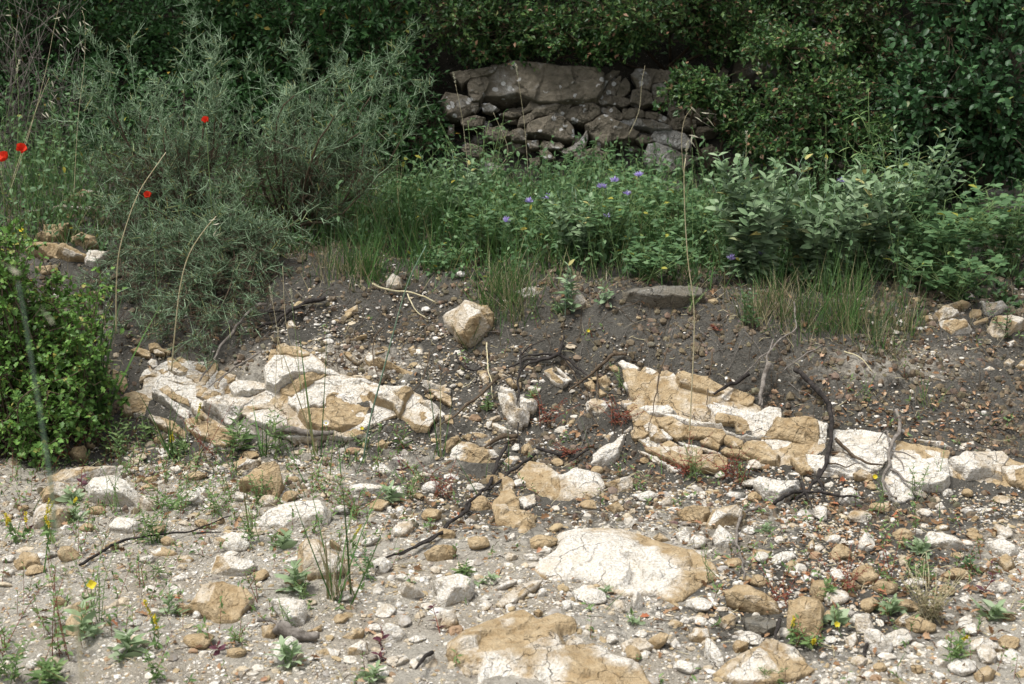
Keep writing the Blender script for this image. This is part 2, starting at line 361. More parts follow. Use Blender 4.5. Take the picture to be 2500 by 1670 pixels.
def ground_mat():
    k = NT('ground_soil'); hu = k.attr('humus_shade').outputs['Fac']
    n1 = k.noise(3.5, 5, .6); n2 = k.noise(26, 6, .65); n3 = k.noise(130, 5, .7)
    f = k.rng(k.math('ADD', hu, k.math('MULTIPLY', k.math('SUBTRACT', n2, .5), .8)), .35, .65)
    pale = k.mix(k.rng(n3, .3, .7), (.40, .36, .295), (.62, .575, .49)); pale = k.mix(k.rng(n1, .45, .65, 0, .5), pale, (.36, .29, .20)); pale = k.mix(k.rng(n2, .5, .75, 0, .6), pale, (.17, .145, .115))
    dark = k.mix(k.rng(n3, .3, .72), (.054, .050, .041), (.150, .139, .118)); dark = k.mix(k.rng(n1, .4, .7, 0, .55), dark, (.175, .163, .14))
    c = k.mix(f, pale, dark); c = k.mix(k.rng(hu, 1.25, 2.0), c, k.mix(k.rng(n3, .3, .7), (.012, .011, .008), (.040, .035, .024)))  # darkest mix: leaf mould, with the wood's shade painted in
    v = k.voro(95, 'F1'); g = k.rng(v, .0, .28, 1, 0); g = k.math('MULTIPLY', k.math('GREATER_THAN', g, .35), k.math('GREATER_THAN', k.noise(40, 2), .56)); c = k.mix(k.math('MULTIPLY', g, .8), c, (.47, .43, .36))
    k.col(c); k.bump(k.math('ADD', k.math('ADD', n2, k.math('MULTIPLY', n3, .6)), k.math('MULTIPLY', g, .3)), 1.0, .035); k.p.inputs['Roughness'].default_value = .97
    return k.m
M['ground'] = ground_mat()
def pebble_mat():
    k = NT('gravel_stone'); c = k.attr('col').outputs['Color']; n = k.noise(70, 5, .65)
    c = k.mix(k.rng(n, .38, .66, .55, 0), c, (.22, .165, .10), 'MIX'); k.col(c); k.bump(k.noise(190, 4, .7), .6, .006); return k.m
M['pebble'] = pebble_mat()

# ------------------------------------------------------------------ ground sheet
def ground():
    xs = np.r_[-60, -40, -25, -15, -9, np.arange(-6, -3.2, .08), np.arange(-3.2, 3.201, .0125), np.arange(3.28, 6.1, .08), 9, 15, 25, 40, 60]
    ys = np.r_[-20, -8, -2, .8, np.arange(1.6, 2.7, .05), np.arange(2.7, 6.6, .0125), np.arange(6.6, 10.9, .05), 12, 14, 18, 24, 34, 50]
    X, Y = np.meshgrid(xs, ys, indexing='ij'); Z = zt(X, Y)
    Z = Z + np.where(Y > 10.95, (np.minimum(Y, 26) - 11) * .75, 0)
    P = np.stack([X, Y, Z], -1)
    near = (np.abs(X) < 3.3) & (Y > 2.6) & (Y < 6.7)
    bank = sm(4.55, 5.0, Y)
    Z = Z + np.where(near, (fbm(P * 28, 4, 31) - .5) * (.010 + .034 * bank) + (vn(P * 85, 41) - .5) * (.004 + .006 * bank), 0)
    P[..., 2] = Z
    u, v = proj(P.reshape(-1, 3)); nz = fbm(P.reshape(-1, 3) * 1.7, 3, 9)
    Pf = P.reshape(-1, 3); ty = np.interp(Pf[:, 0], _cx, _ty)
    hu = sm(-.38, .26, Pf[:, 1] - ty + (nz - .5) * .5) * .85
    for (cu, cv, ru, rv, w) in SOIL:
        hu += w * np.exp(-((u - cu) / ru) ** 2 - ((v - cv) / rv) ** 2)
    hu = np.clip(hu + (nz - .5) * .3, 0, 1.2) + 1.0 * sm(7.35, 7.7, Pf[:, 1]) + .45 * sm(0, .25, Pf[:, 1] - np.interp(Pf[:, 0], _cx, _cy))  # behind the wall the wood's shade is put into the soil colour
    nx, ny = len(xs), len(ys); i = np.arange(nx * ny).reshape(nx, ny)
    a, b, c, d = i[:-1, :-1].ravel(), i[1:, :-1].ravel(), i[1:, 1:].ravel(), i[:-1, 1:].ravel()
    o = mk('ground', Pf, np.stack([a, b, c, d], 1), M['ground'], origin=(0, 0, 0), attrs={'humus_shade': hu})
    tag(o, kind='structure')
# soil colour patches (u, v, ru, rv, weight): dark litter-rich soil below the ledges, bare pale marl elsewhere
SOIL = [(1500, 1130, 260, 90, .55), (1150, 1230, 230, 90, .55), (2150, 1330, 420, 150, .55), (2250, 1230, 300, 60, .5), (900, 1200, 160, 70, .4), (2000, 1480, 300, 130, .35),
        (1250, 900, 150, 90, .3), (850, 880, 230, 60, -.5), (620, 980, 300, 110, -.45), (1750, 1060, 250, 90, -.2), (2150, 890, 260, 55, -.42), (2350, 1010, 200, 60, -.1), (250, 1130, 260, 40, .4), (560, 1170, 160, 60, .35), (120, 1040, 200, 80, .6), (930, 1480, 70, 50, .35), (1350, 1400, 330, 160, .3), (1900, 1560, 500, 120, .35), (1250, 1180, 200, 60, .3), (1600, 1250, 250, 60, .3), (2100, 1430, 400, 150, .25)]
ground()

# ------------------------------------------------------------------ stones
def inpoly(P, Q):
    x, y = P[:, 0], P[:, 1]; r = np.zeros(len(P), bool); n = len(Q)
    for i in range(n):
        (x1, y1), (x2, y2) = Q[i], Q[(i + 1) % n]
        if y1 == y2: continue
        c = ((y1 > y) != (y2 > y)) & (x < (x2 - x1) * (y - y1) / (y2 - y1) + x1); r ^= c
    return r
def near(P, Q):
    best = np.full(len(P), 1e9); pt = P.copy(); n = len(Q)
    for i in range(n):
        a, b = Q[i], Q[(i + 1) % n]; ab = b - a; t = np.clip(((P - a) @ ab) / max(ab @ ab, 1e-12), 0, 1); q = a + t[:, None] * ab
        d = np.linalg.norm(P - q, axis=1); m = d < best; best[m] = d[m]; pt[m] = q[m]
    return best, pt
FOOT = []                                         # outlines of stones, where no gravel is strewn
def relief(poly, A, n, T=.4, skirt=.5, seed=0, cells=44, nf=4, fs=.8, slope=1.7, rough=.035, pale=.5, pv=.35, lich=0., strat=0., chip=1.0, spots=()):
    """A stone with the given outline, seen along its plane's normal n: facets, rounded rim, sides that go into the ground."""
    rng = np.random.default_rng(seed + 11)
    n = nrm(n); d = ray(poly[:, 0], poly[:, 1]); t = ((A - np.array([0, 0, CAM_H])) @ n) / (d @ n); Q3 = np.array([0, 0, CAM_H]) + d * t[:, None]
    e1 = nrm(np.cross([0, 0, 1.], n)) if abs(n[2]) < .98 else np.array([1., 0, 0]); e1 = e1 if e1[0] > 0 else -e1; e2 = np.cross(n, e1); e2 = e2 if e2[2] > 0 or e2[1] > 0 else -e2
    Q = np.stack([(Q3 - A) @ e1, (Q3 - A) @ e2], 1)
    area = abs(sum(Q[i][0] * Q[i - 1][1] - Q[i - 1][0] * Q[i][1] for i in range(len(Q)))) / 2; S = math.sqrt(area)
    R = []                                        # broken, irregular outline
    for i in range(len(Q)):
        a, b = Q[i], Q[(i + 1) % len(Q)]; L = np.linalg.norm(b - a); k = max(1, int(L / (S * .09)))
        nn = np.array([-(b - a)[1], (b - a)[0]]) / max(L, 1e-9)
        for j in range(k):
            p = a + (b - a) * j / k; w = vn(np.array([p[0] / S * 5, p[1] / S * 5, seed * .37])) - .5 + .5 * (vn(np.array([p[0] / S * 14, p[1] / S * 14, seed * .7])) - .5)
            R.append(p + nn * w * S * .09)
    Q = np.array(R); lo = Q.min(0); hi = Q.max(0); c = max(S / cells, .0022)
    nx = int((hi[0] - lo[0]) / c) + 3; ny = int((hi[1] - lo[1]) / c) + 3; lo = lo - c
    gx, gy = np.meshgrid(np.arange(nx + 1), np.arange(ny + 1), indexing='ij'); gv = np.stack([gx, gy], -1).reshape(-1, 2) * c + lo
    cx, cy = np.meshgrid(np.arange(nx), np.arange(ny), indexing='ij'); cc = (np.stack([cx, cy], -1).reshape(-1, 2) + .5) * c + lo
    ins = inpoly(cc, Q); q = np.argwhere(ins.reshape(nx, ny)); vid = lambda a, b: a * (ny + 1) + b
    F = np.stack([vid(q[:, 0], q[:, 1]), vid(q[:, 0] + 1, q[:, 1]), vid(q[:, 0] + 1, q[:, 1] + 1), vid(q[:, 0], q[:, 1] + 1)], 1)
    us, inv = np.unique(F, return_inverse=True); F = inv.reshape(F.shape); P = gv[us]
    E = np.concatenate([F[:, [0, 1]], F[:, [1, 2]], F[:, [2, 3]], F[:, [3, 0]]]); key = np.sort(E, 1); _, ix, cnt = np.unique(key, axis=0, return_index=True, return_counts=True)
    Eb = E[ix[cnt == 1]]; bv = np.unique(Eb)
    dist, pt = near(P, Q); P[bv] = pt[bv]; dist[bv] = 0
    cen = P.mean(0); T = T * S; H = np.full(len(P), 1e9); fid = np.zeros(len(P), int); fp = []
    for i in range(nf):
        a = rng.random() * 2 * pi if i else (pi / 2 + rng.normal() * .35); gm = fs * (.25 + .75 * rng.random()) * T / S * 1.6
        g = -np.array([cos(a), sin(a)]) * gm if i else np.array([cos(a), sin(a)]) * -gm
        pc = cen + rng.normal(size=2) * S * .16; h = T * (.8 + .3 * rng.random()) + (P - pc) @ g
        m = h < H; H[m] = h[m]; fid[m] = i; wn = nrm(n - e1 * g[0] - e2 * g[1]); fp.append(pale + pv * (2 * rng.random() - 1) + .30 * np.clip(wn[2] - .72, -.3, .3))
    H = np.maximum(H, .22 * T); fp.append(pale + pv * (rng.random() - .6)); fp = np.array(fp)
    sl = slope * (.7 + .6 * vn(np.c_[P / S * 2.2, np.full(len(P), seed)])); he = dist * sl + .02 * T; k = .13 * T
    hh = np.clip(.5 + .5 * (he - H) / k, 0, 1); Hn = he * (1 - hh) + H * hh - k * hh * (1 - hh); fid[he < H * .85] = nf
    P3 = A + P[:, :1] * e1 + P[:, 1:] * e2; amp = sm(0, .12 * S, dist) * .75 + .25
    q3 = P3 / S; nz = (fbm(q3 * 3.3 + seed, 4, seed % 50) - .5) * 1.7 + (fbm(q3 * 10 + seed, 3, seed % 40) - .5) * .55
    kk = 16; cp = P[rng.integers(0, len(P), kk)]; cg = rng.normal(size=(kk, 2)) * .9; co = rng.normal(size=kk) * .32; wq = P + (np.stack([vn(q3 * 5, 8), vn(q3 * 5, 9)], 1) - .5) * S * .22
    ci = np.argmin(((wq[:, None] - cp[None]) ** 2).sum(-1), 1); nz = nz + chip * (co[ci] + ((P - cp[ci]) * cg[ci]).sum(1) / S)
    if strat: nz = nz + strat * (np.abs(((P3[:, 2] + .25 * P3[:, 0] + .03 * vn(P3 * 9, 3)) / (.22 * S) % 1) - .5) - .25) * 2
    Hn = Hn + nz * rough * S * amp; Hn[bv] = np.minimum(Hn[bv], 0.01 * S)
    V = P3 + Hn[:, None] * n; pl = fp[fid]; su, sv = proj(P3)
    for (a_, b_, r_, d_) in spots: pl = pl + d_ * np.exp(-((su - a_) ** 2 + 2.2 * (sv - b_) ** 2) / r_ ** 2)
    pl = pl + (vn(P3 * 6 / max(S, .08), 5) - .5) * .15
    bidx = {b: i for i, b in enumerate(bv)}; nb = len(P); c3 = A + cen[0] * e1 + cen[1] * e2
    down = n * .75 + np.array([0, -.1, .55]); down = down / np.linalg.norm(down)
    B = V[bv] - down * (skirt * S); B = c3 - down * skirt * S + (B - (c3 - down * skirt * S)) * .86
    V = np.concatenate([V, B, [c3 - down * skirt * S * 1.05]])
    Tq = [np.concatenate([F[:, [0, 1, 2]], F[:, [0, 2, 3]]])]
    a = Eb[:, 0]; b = Eb[:, 1]; ai = np.array([bidx[x] for x in a]) + nb; bi = np.array([bidx[x] for x in b]) + nb; z = np.full(len(a), len(V) - 1)
    Tq += [np.stack([b, a, ai], 1), np.stack([b, ai, bi], 1), np.stack([bi, ai, z], 1)]
    pl = np.concatenate([pl, pl[bv] - .1, [.3]]); T3 = np.concatenate(Tq)
    if np.cross(e1, e2) @ n < 0: T3 = T3[:, ::-1]
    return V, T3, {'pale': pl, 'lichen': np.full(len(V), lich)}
SEED = [100]
STONES = []                                        # (u, v, extent, label) of every stone that has its own label
def stone(spec, label, pale=.5, T=.42, tilt=50, yaw=0, name='stone', cat='stone', lich=0., nf=4, fs=.9, pv=.35, cells=44, parent=None, Y=None, skirt=.5, rough=.035, slope=1.8, ground_hug=None, strat=0., mat='lime', group=None, base=.85, foot=True, grow=1.03, chip=1.0, sink=0., spots=()):
    poly = px(spec); SEED[0] += 1; poly = poly.mean(0) + (poly - poly.mean(0)) * grow; u0 = poly[:, 0].mean()
    if ground_hug is not None:                     # lies in the surface: ledges and slabs
        cu, cv = poly[:, 0].mean(), poly[:, 1].mean(); A = g1(cu, cv); n = tn(A[0], A[1], .16); n = nrm(n * (1 - ground_hug) + np.array([0, -.77, .64]) * ground_hug)
    else:
        vb = poly[:, 1].min() * (1 - base) + poly[:, 1].max() * base; A = W(u0, vb, Y) if Y else g1(u0, vb)
        n = np.array([sin(radians(yaw)) * cos(radians(tilt)), -cos(radians(yaw)) * cos(radians(tilt)), sin(radians(tilt))])
    A = A - n * (sink - (.016 if ground_hug is not None and not sink else 0))
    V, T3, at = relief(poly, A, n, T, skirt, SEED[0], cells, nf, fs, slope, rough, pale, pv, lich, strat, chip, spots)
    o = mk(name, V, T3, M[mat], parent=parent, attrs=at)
    if parent is None:
        tag(o, label, cat, group); STONES.append((u0, poly[:, 1].mean(), np.ptp(poly[:, 0]), label))
    if foot: FOOT.append(poly)
    return o

# ------------------------------------------------------------------ bedrock outcrops (each one thing, its beds and blocks are parts)
def outcrop(name, label, at, rows, **kw):
    t = thing(name, g1(*at), label, 'rock outcrop')
    for r in rows:
        r = (r, {}) if isinstance(r, str) else r
        k = dict(kw); k.update(r[1]) if len(r) > 1 else None; hug = k.pop('hug', .45)
        stone(r[0], None, parent=t, name=k.pop('name', 'block'), ground_hug=hug, **k)
    return t
O = dict(pale=.05); Wh = dict(pale=.85, name='bed'); Mx = dict(pale=.45)
outcrop('rock_outcrop', 'fractured ochre and white bedrock outcrop in the bank, below the thorny grey shrub', (600, 1085), [
 ('a 370,300 460,255 600,300 600,370 520,355', O), ('a 650,285 700,275 800,330 790,355 660,325', O), ('a 600,215 680,190 760,260 860,290 850,330 700,270 610,290', dict(pale=-.1)),
 ('a 580,450 620,400 690,420 700,490 640,510', Wh), ('a 700,530 760,515 840,570 830,610 790,620 700,560', O), ('a 540,560 620,530 660,560 800,660 780,720 680,640 600,640 480,690 490,640', dict(pale=.7)),
 ('a 140,540 200,560 300,640 310,740 270,810 200,770 130,640', dict(pale=.4, lich=.45)), ('a 840,400 900,390 1090,540 1080,580 960,610 840,540', dict(pale=.15, T=.3)), ('a 940,400 1000,370 1080,420 1080,450 1010,460', O),
 ('a 1160,440 1210,450 1330,510 1310,570 1180,540', O), ('a 1320,560 1350,440 1470,470 1450,560 1380,630 1310,610', dict(pale=.3)), ('a 1100,550 1230,590 1360,640 1300,720 1220,740 1170,690 1080,650', dict(pale=.25)),
 ('a 900,640 1050,600 1090,590 1090,650 1160,690 1200,740 1040,750 960,720 840,690', dict(pale=.15)), ('a 1460,600 1510,550 1690,610 1680,670 1600,700 1450,670', dict(pale=.3)), ('a 1410,740 1450,710 1540,700 1640,770 1630,830 1560,840 1440,790', O),
 ('a 1200,760 1240,745 1500,840 1520,900 1480,960 1330,940 1210,890', dict(pale=.4)), ('a 740,800 830,745 900,800 960,860 1080,900 1100,990 950,930 820,890', O), ('a 260,1000 290,890 420,830 560,880 700,1000 640,1030 420,1100 260,1120', dict(pale=.05, T=.3)),
 ('a 650,790 740,800 850,900 1000,1000 1100,1060 1090,1180 960,1100 800,980 660,900', dict(pale=.75, T=.5)), ('a 1150,900 1250,930 1350,1000 1280,1060 1370,1150 1450,1200 1560,1290 1480,1290 1250,1180 1150,1050', dict(pale=.35, T=.5)),
 ('a 1640,770 1700,700 1850,680 2000,700 2090,740 2060,800 1900,880 1760,900 1700,880', dict(pale=.9, T=.5, name='bed')), ('a 1500,900 1740,900 1900,920 1760,1100 1650,1240 1560,1220 1480,1120 1340,1080 1300,1010', dict(pale=.75, T=.45, name='bed')),
 ('a 1780,1080 1900,900 2090,810 2340,900 2340,1100 2100,1030 1960,1040 1880,1120', dict(pale=.55, T=.06, hug=.2, nf=3)), ('a 1850,1150 1960,1070 2150,1060 2348,1180 2348,1340 2200,1330 2050,1260 1900,1200', dict(pale=.65)),
 ('a 600,1150 640,1130 900,1200 1060,1330 1040,1400 820,1300 680,1220', dict(pale=.25)), ('a 1080,1200 1200,1170 1300,1220 1450,1300 1650,1400 1600,1480 1400,1450 1250,1420 1090,1290', dict(pale=.2)), ('a 1280,1150 1340,1130 1480,1220 1650,1310 1660,1390 1480,1330 1330,1250', dict(pale=.2)),
 ('a 1350,1430 1480,1440 1610,1460 1560,1510 1420,1500', dict(pale=.6)),
 ('b 20,450 60,290 120,280 140,350 110,470 30,480', O), ('b 130,240 230,200 330,260 250,340 180,340', dict(pale=.35)), ('b 250,350 320,250 420,260 560,330 570,390 450,410 330,380', dict(pale=-.05)),
 ('b 0,540 130,400 330,400 520,480 700,520 860,580 940,640 700,620 550,640 420,680 280,730 160,830 20,780', dict(pale=.85, T=.32, cells=60, nf=6, name='bed')), ('b 200,790 420,660 640,600 760,620 640,690 500,780 330,880 210,850', dict(pale=.1, T=.5)),
 ('b 560,740 700,690 900,680 1200,680 1500,760 1590,790 1400,800 1300,900 1180,870 1000,800 800,760', dict(pale=.9, T=.3, cells=60, name='bed', nf=6)), ('b 300,900 420,830 560,780 720,760 800,800 770,900 780,980 700,1100 640,1080 500,1100 430,1140 320,1000', dict(pale=.85, T=.35, cells=60, nf=5)),
 ('b 440,1140 640,1070 770,1080 780,960 860,870 1050,870 1250,920 1330,980 1270,1080 1230,1200 1100,1290 960,1340 720,1330 560,1290 500,1220', dict(pale=-.15, pv=.2, T=.28, cells=70, nf=6, rough=.05)),
 ('b 1310,880 1440,800 1560,790 1840,800 1850,840 1760,960 1740,1080 1690,1130 1600,1050 1480,1000 1380,970', dict(pale=.35, T=.42, cells=60)), ('b 1810,920 1870,830 1960,870 2020,940 2150,1000 2280,1120 2250,1160 2130,1150 2040,1060 1960,1000 1880,990', dict(pale=.6, T=.5)),
 ('b 1960,1010 2040,1060 2100,1160 2080,1280 1990,1240 1950,1120', dict(pale=-.1)), ('b 2130,840 2240,820 2348,880 2348,990 2200,910', O), ('b 2070,790 2200,780 2240,820 2120,830', O), ('b 2270,1120 2360,1110 2380,1220 2290,1200', O),
 ('b 220,1370 500,1350 720,1340 950,1350 1100,1300 1250,1350 1050,1400 600,1400 300,1400', dict(pale=.5)),
] + [(q, dict(name='core', T=.010, hug=.45, nf=8, pale=.5, pv=.5, grow=.97, rough=.011, chip=1.6, sink=-.013, cells=70, slope=.5, strat=1.6)) for q in ['a 480,560 850,380 1100,400 1350,420 1500,520 1700,580 2100,640 2100,1180 1700,1400 1400,1520 1000,1360 620,1160 300,1100 270,900 500,780', 'b 20,300 300,220 560,320 800,520 1100,640 1600,740 1860,820 2280,1120 2100,1290 1900,1250 1700,1140 1300,1260 1000,1380 300,1360 0,1300']], T=.24, skirt=.45, slope=4.0, rough=.05, fs=1.1, strat=.95, grow=1.1, chip=1.2)
outcrop('rock_ledge', 'overhanging tan rock ledge in the dark soil left of the embedded yellowish boulder', (960, 920), [
 ('b 1250,420 1310,310 1380,360 1530,420 1700,500 1850,560 1960,620 1900,660 1750,600 1600,510 1480,500 1320,490', dict(pale=.25, T=.6, cells=60)), ('b 980,310 1060,310 1160,430 1240,400 1200,450 1140,430 1050,380', dict(pale=.3, T=.6)),
 ('b 1970,660 2100,700 2348,780 2348,840 2150,800 2060,790', dict(pale=.6, T=.5))], skirt=.6, rough=.04, hug=.5)
outcrop('rock_outcrop', 'small rounded crumbling limestone knob behind the upright black stem', (1280, 1040), [
 ('c 600,560 720,590 830,600 880,780 1000,820 980,950 900,1010 760,950 680,850 640,700', dict(pale=.45, T=.6, cells=60)), ('c 700,400 760,380 900,440 900,500 790,490', dict(pale=.2)), ('c 620,480 720,500 830,560 820,600 700,585 620,550', dict(pale=.7)),
 ('c 870,610 960,640 1100,660 1110,740 1060,800 960,800 890,750', dict(pale=.7)), ('c 980,510 1040,480 1150,510 1130,560 1020,570', dict(pale=.7)), ('c 1190,290 1300,250 1340,330 1520,410 1430,480 1340,460 1280,410 1260,370', dict(pale=.55)), ('c 1340,240 1400,270 1550,410 1500,420 1400,340', dict(pale=.8))], skirt=.5, T=.5, rough=.06, strat=.6)
outcrop('rock_outcrop', 'long layered white and ochre limestone ledges dipping to the right below the dark bank', (1850, 1130), [
 ('d 320,190 370,160 500,230 580,260 560,330 520,370 420,320 380,270', Mx), ('d 520,370 600,310 650,260 840,330 870,370 850,460 700,470 600,430', dict(pale=.3)), ('d 860,310 930,290 1060,380 1070,440 1030,510 860,480 850,400', dict(pale=.35)),
 ('d 1050,370 1130,340 1250,370 1440,390 1570,470 1690,530 1640,620 1480,640 1280,590 1080,530', dict(pale=.05, cells=60)), ('d 1660,520 1700,510 1980,590 1890,660 1840,700 1700,690 1620,660', dict(pale=.2)), ('d 1840,710 1990,600 2040,630 2030,720 1960,750', dict(pale=.1)),
 ('d 380,460 440,420 560,480 700,540 600,560 540,620 470,580', dict(pale=.8, name='bed')), ('d 540,640 600,560 680,550 760,600 770,650 840,680 870,700 690,710 600,700', dict(pale=.2)), ('d 680,540 760,520 950,550 1100,590 1000,660 980,710 900,690 780,640', dict(pale=.2)),
 ('d 470,430 600,450 900,530 1150,590 1260,640 1100,605 800,550', dict(pale=1.0, name='bed', T=.7)), ('d 340,690 430,670 560,720 640,800 520,800 400,760', dict(pale=.6)), ('d 580,770 700,740 930,740 1040,830 880,870 760,860 640,790', dict(pale=.95, name='bed', hug=.1)),
 ('d 1270,700 1390,740 1480,800 1470,930 1390,940 1320,860 1280,780', dict(pale=.1)), ('d 1280,650 1400,670 1650,740 1900,800 2050,850 2200,790 2348,800 2348,900 2220,1000 2210,1080 2090,1150 2020,1140 2010,1040 1920,960 1850,880 1700,840 1570,860 1450,760', dict(pale=1.1, pv=.1, name='bed', T=.22, hug=.15, cells=80, nf=5)),
 ('d 1560,880 1590,840 1720,850 1900,900 1960,990 2010,1080 1950,1120 1830,1060 1780,960 1660,950 1550,930', dict(pale=-.05, hug=.65)), ('e 60,620 200,500 240,390 400,400 560,390 740,440 760,560 750,740 600,730 420,680 250,650 90,660', dict(pale=-.08, pv=.2, hug=.7, cells=66, T=.32)),
 ('e 720,430 760,400 890,470 860,680 770,700 750,560', dict(pale=.8, hug=.6)), ('e 430,390 580,355 740,395 760,430 560,400', dict(pale=1., name='bed', hug=.2)),
 ('d 790,890 860,890 990,880 1060,930 960,980 900,1020 830,990', O), ('d 820,880 1000,860 1200,910 1400,990 1640,1020 1700,1090 1900,1160 2200,1190 2500,1200 2480,1240 2150,1230 1900,1210 1650,1100 1400,1040 1100,950 930,900', dict(pale=1.1, pv=.1, name='bed', T=.6, hug=.15, cells=70)),
 ('d 900,1040 1060,940 1160,1000 1200,1130 1070,1150 990,1120', dict(pale=.2)), ('d 1180,1000 1440,1040 1640,1070 1680,1150 1650,1210 1580,1250 1460,1160 1200,1130', dict(pale=.0, cells=60)), ('d 1690,1110 1890,1190 1900,1270 1830,1280 1700,1230 1660,1180', dict(pale=.1)),
 ('d 1900,1280 1960,1210 2170,1220 2230,1280 2348,1400 2340,1500 2150,1460 2000,1370 1910,1320', dict(pale=.15)), ('d 1630,1310 1680,1270 1900,1310 1990,1370 1980,1420 1700,1350', O), ('d 500,940 570,920 700,950 690,1000 600,1010 520,1020', O),
 ('d 640,1000 720,960 860,1060 920,1170 790,1180 720,1140', dict(pale=.5)), ('d 790,1030 880,1040 1000,1150 960,1170 860,1110', Wh), ('d 470,1080 520,1030 640,1060 700,1110 620,1160 500,1150', O), ('d 850,1230 960,1180 1080,1240 1010,1290 900,1260', O),
 ('d 660,1270 850,1260 960,1250 1010,1300 970,1430 900,1420 760,1340 680,1310', dict(pale=.1)), ('d 1010,1280 1280,1280 1380,1320 1370,1450 1340,1560 1100,1500 980,1420', dict(pale=.1, cells=55)), ('d 1380,1380 1600,1370 1700,1410 1690,1500 1560,1565 1370,1560', dict(pale=.1)),
 ('d 1360,1190 1470,1140 1600,1220 1580,1290 1450,1240', O), ('d 1080,1190 1250,1240 1500,1310 1650,1370 1480,1345 1200,1270', dict(pale=.7)), ('d 560,1300 700,1350 900,1460 1140,1560 1000,1560 830,1440', dict(pale=.8, hug=.2)),
 ('e 960,640 1000,540 1200,540 1560,580 1670,650 1740,740 1700,850 1620,940 1520,1030 1420,1040 1260,990 1150,900 1100,810 1000,730', dict(pale=.95, pv=.15, name='bed', T=.2, hug=.25, cells=80, nf=5)),
 ('e 1680,670 1850,680 2050,750 2400,790 2400,940 2100,960 1800,980 1720,900 1740,760', dict(pale=.55, T=.2, hug=.2, cells=66)), ('e 1700,930 2000,960 2400,930 2420,1200 2348,1260 2100,1270 1980,1280 1800,1200 1630,1100 1700,1000', dict(pale=.9, pv=.15, name='bed', T=.2, hug=.25, cells=70)),
 ('e 1600,1130 1750,1180 1950,1310 1980,1380 1870,1420 1760,1440 1640,1320 1600,1220', dict(pale=1., hug=.35)), ('e 640,850 760,870 920,890 1060,900 1180,960 1260,1030 1200,1110 1000,1060 740,1040 670,970', dict(pale=.9, name='bed', hug=.2)), ('e 1220,1090 1320,1030 1440,1080 1450,1150 1240,1140', dict(pale=.1, hug=.6)),
 ('e 420,900 600,850 640,980 720,1040 560,1070 500,1030', O), ('I 1840,80 2000,25 2180,20 2230,60 2180,120 2180,190 2100,170 1960,190', dict(pale=.65, hug=.3)), ('I 2190,125 2338,110 2400,180 2338,250 2250,210', dict(pale=.5, hug=.3)), ('F 2000,1540 2140,1520 2170,1568 2060,1575', dict(pale=.7)),
] + [(q, dict(name='core', T=.010, hug=.45, nf=8, pale=.5, pv=.5, grow=.97, rough=.011, chip=1.6, sink=-.008, cells=90, slope=.5, strat=1.6)) for q in ['d 330,230 620,290 1100,380 1600,520 2020,650 2348,820 2348,1440 1900,1380 1300,1540 1000,1540 700,1340 480,1100 520,940 420,760 560,620 400,440', 'e 30,640 740,440 880,520 860,740 640,960 560,1050 0,960', 'I 1560,20 1870,50 2230,35 2420,100 2420,250 2200,250 1950,250 1600,285', 'e 640,860 960,880 1200,560 1660,660 2348,800 2348,1240 1900,1300 1480,1130 1200,1110 740,1040']], T=.30, skirt=.5, slope=4.0, rough=.045, fs=1.0, strat=.95, grow=1.1, chip=1.1)
# flat bedrock showing through the gravel
fl = dict(ground_hug=.06, T=.13, chip=2.4, cells=90, nf=7, fs=1.2, skirt=.25, slope=1.1, rough=.036, pv=.22, name='bedrock_slab', cat='rock slab')
stone('P 1367,1304 1407,1289 1461,1293 1516,1298 1585,1318 1661,1340 1697,1347 1737,1383 1748,1405 1722,1434 1668,1471 1640,1475 1600,1450 1530,1455 1480,1425 1420,1415 1340,1410 1310,1385 1365,1345', 'large white and tan bedrock slab with a hollow full of pebbles', .34, **fl, spots=[(1440, 1375, 110, .75), (1620, 1335, 70, -.5), (1700, 1430, 60, -.6), (1450, 1300, 50, -.4), (1600, 1410, 70, .6)])
stone('H 760,1300 930,1200 1150,1100 1250,1085 1350,1140 1480,1090 1600,1140 1600,1180 1480,1210 1530,1340 1700,1300 1850,1400 2000,1430 2080,1568 2080,1620 900,1620 960,1450 860,1420 780,1380', 'smooth ochre bedrock slab half buried at the nearest edge of the gravel', .10, **fl, spots=[(1190, 1650, 70, .9), (1520, 1612, 60, .9), (1350, 1655, 50, .6), (1240, 1530, 40, .4), (1390, 1560, 30, -.3)])
stone('I 270,1500 400,1400 550,1330 640,1270 720,1310 820,1350 870,1420 940,1470 900,1500 800,1520 640,1545 400,1550', 'triangular tan bedrock slab in front of the dark lichened stone', .12, **fl, spots=[(1800, 1640, 70, .45), (1930, 1590, 40, .4)])
stone('H 1060,1030 1150,950 1300,880 1370,870 1330,920 1200,1000 1100,1045', 'narrow buried tan rock tongue beside the pebble-filled slab', .35, **fl)
stone('H 1210,160 1290,80 1390,110 1500,180 1600,150 1750,170 1790,240 1750,300 1690,350 1600,330 1550,370 1420,370 1350,300 1280,230', 'broad cream rock slab with a cracked white right end, below the red leaf litter', .35, spots=[(1430, 1180, 60, .8), (1390, 1140, 40, .3), (1300, 1180, 40, -.4)], **{**fl, 'T': .22, 'ground_hug': .25})
stone('H 1045,370 1090,280 1160,265 1210,340 1215,400 1330,450 1320,520 1270,580 1180,590 1150,520 1060,490', 'hook-shaped ochre rock curving round a small pocket of gravel', .3, **{**fl, 'T': .22, 'ground_hug': .25})
stone('H 1215,320 1320,290 1330,350 1250,385', 'small cream slab fragment inside the hook-shaped rock', .5, **fl)
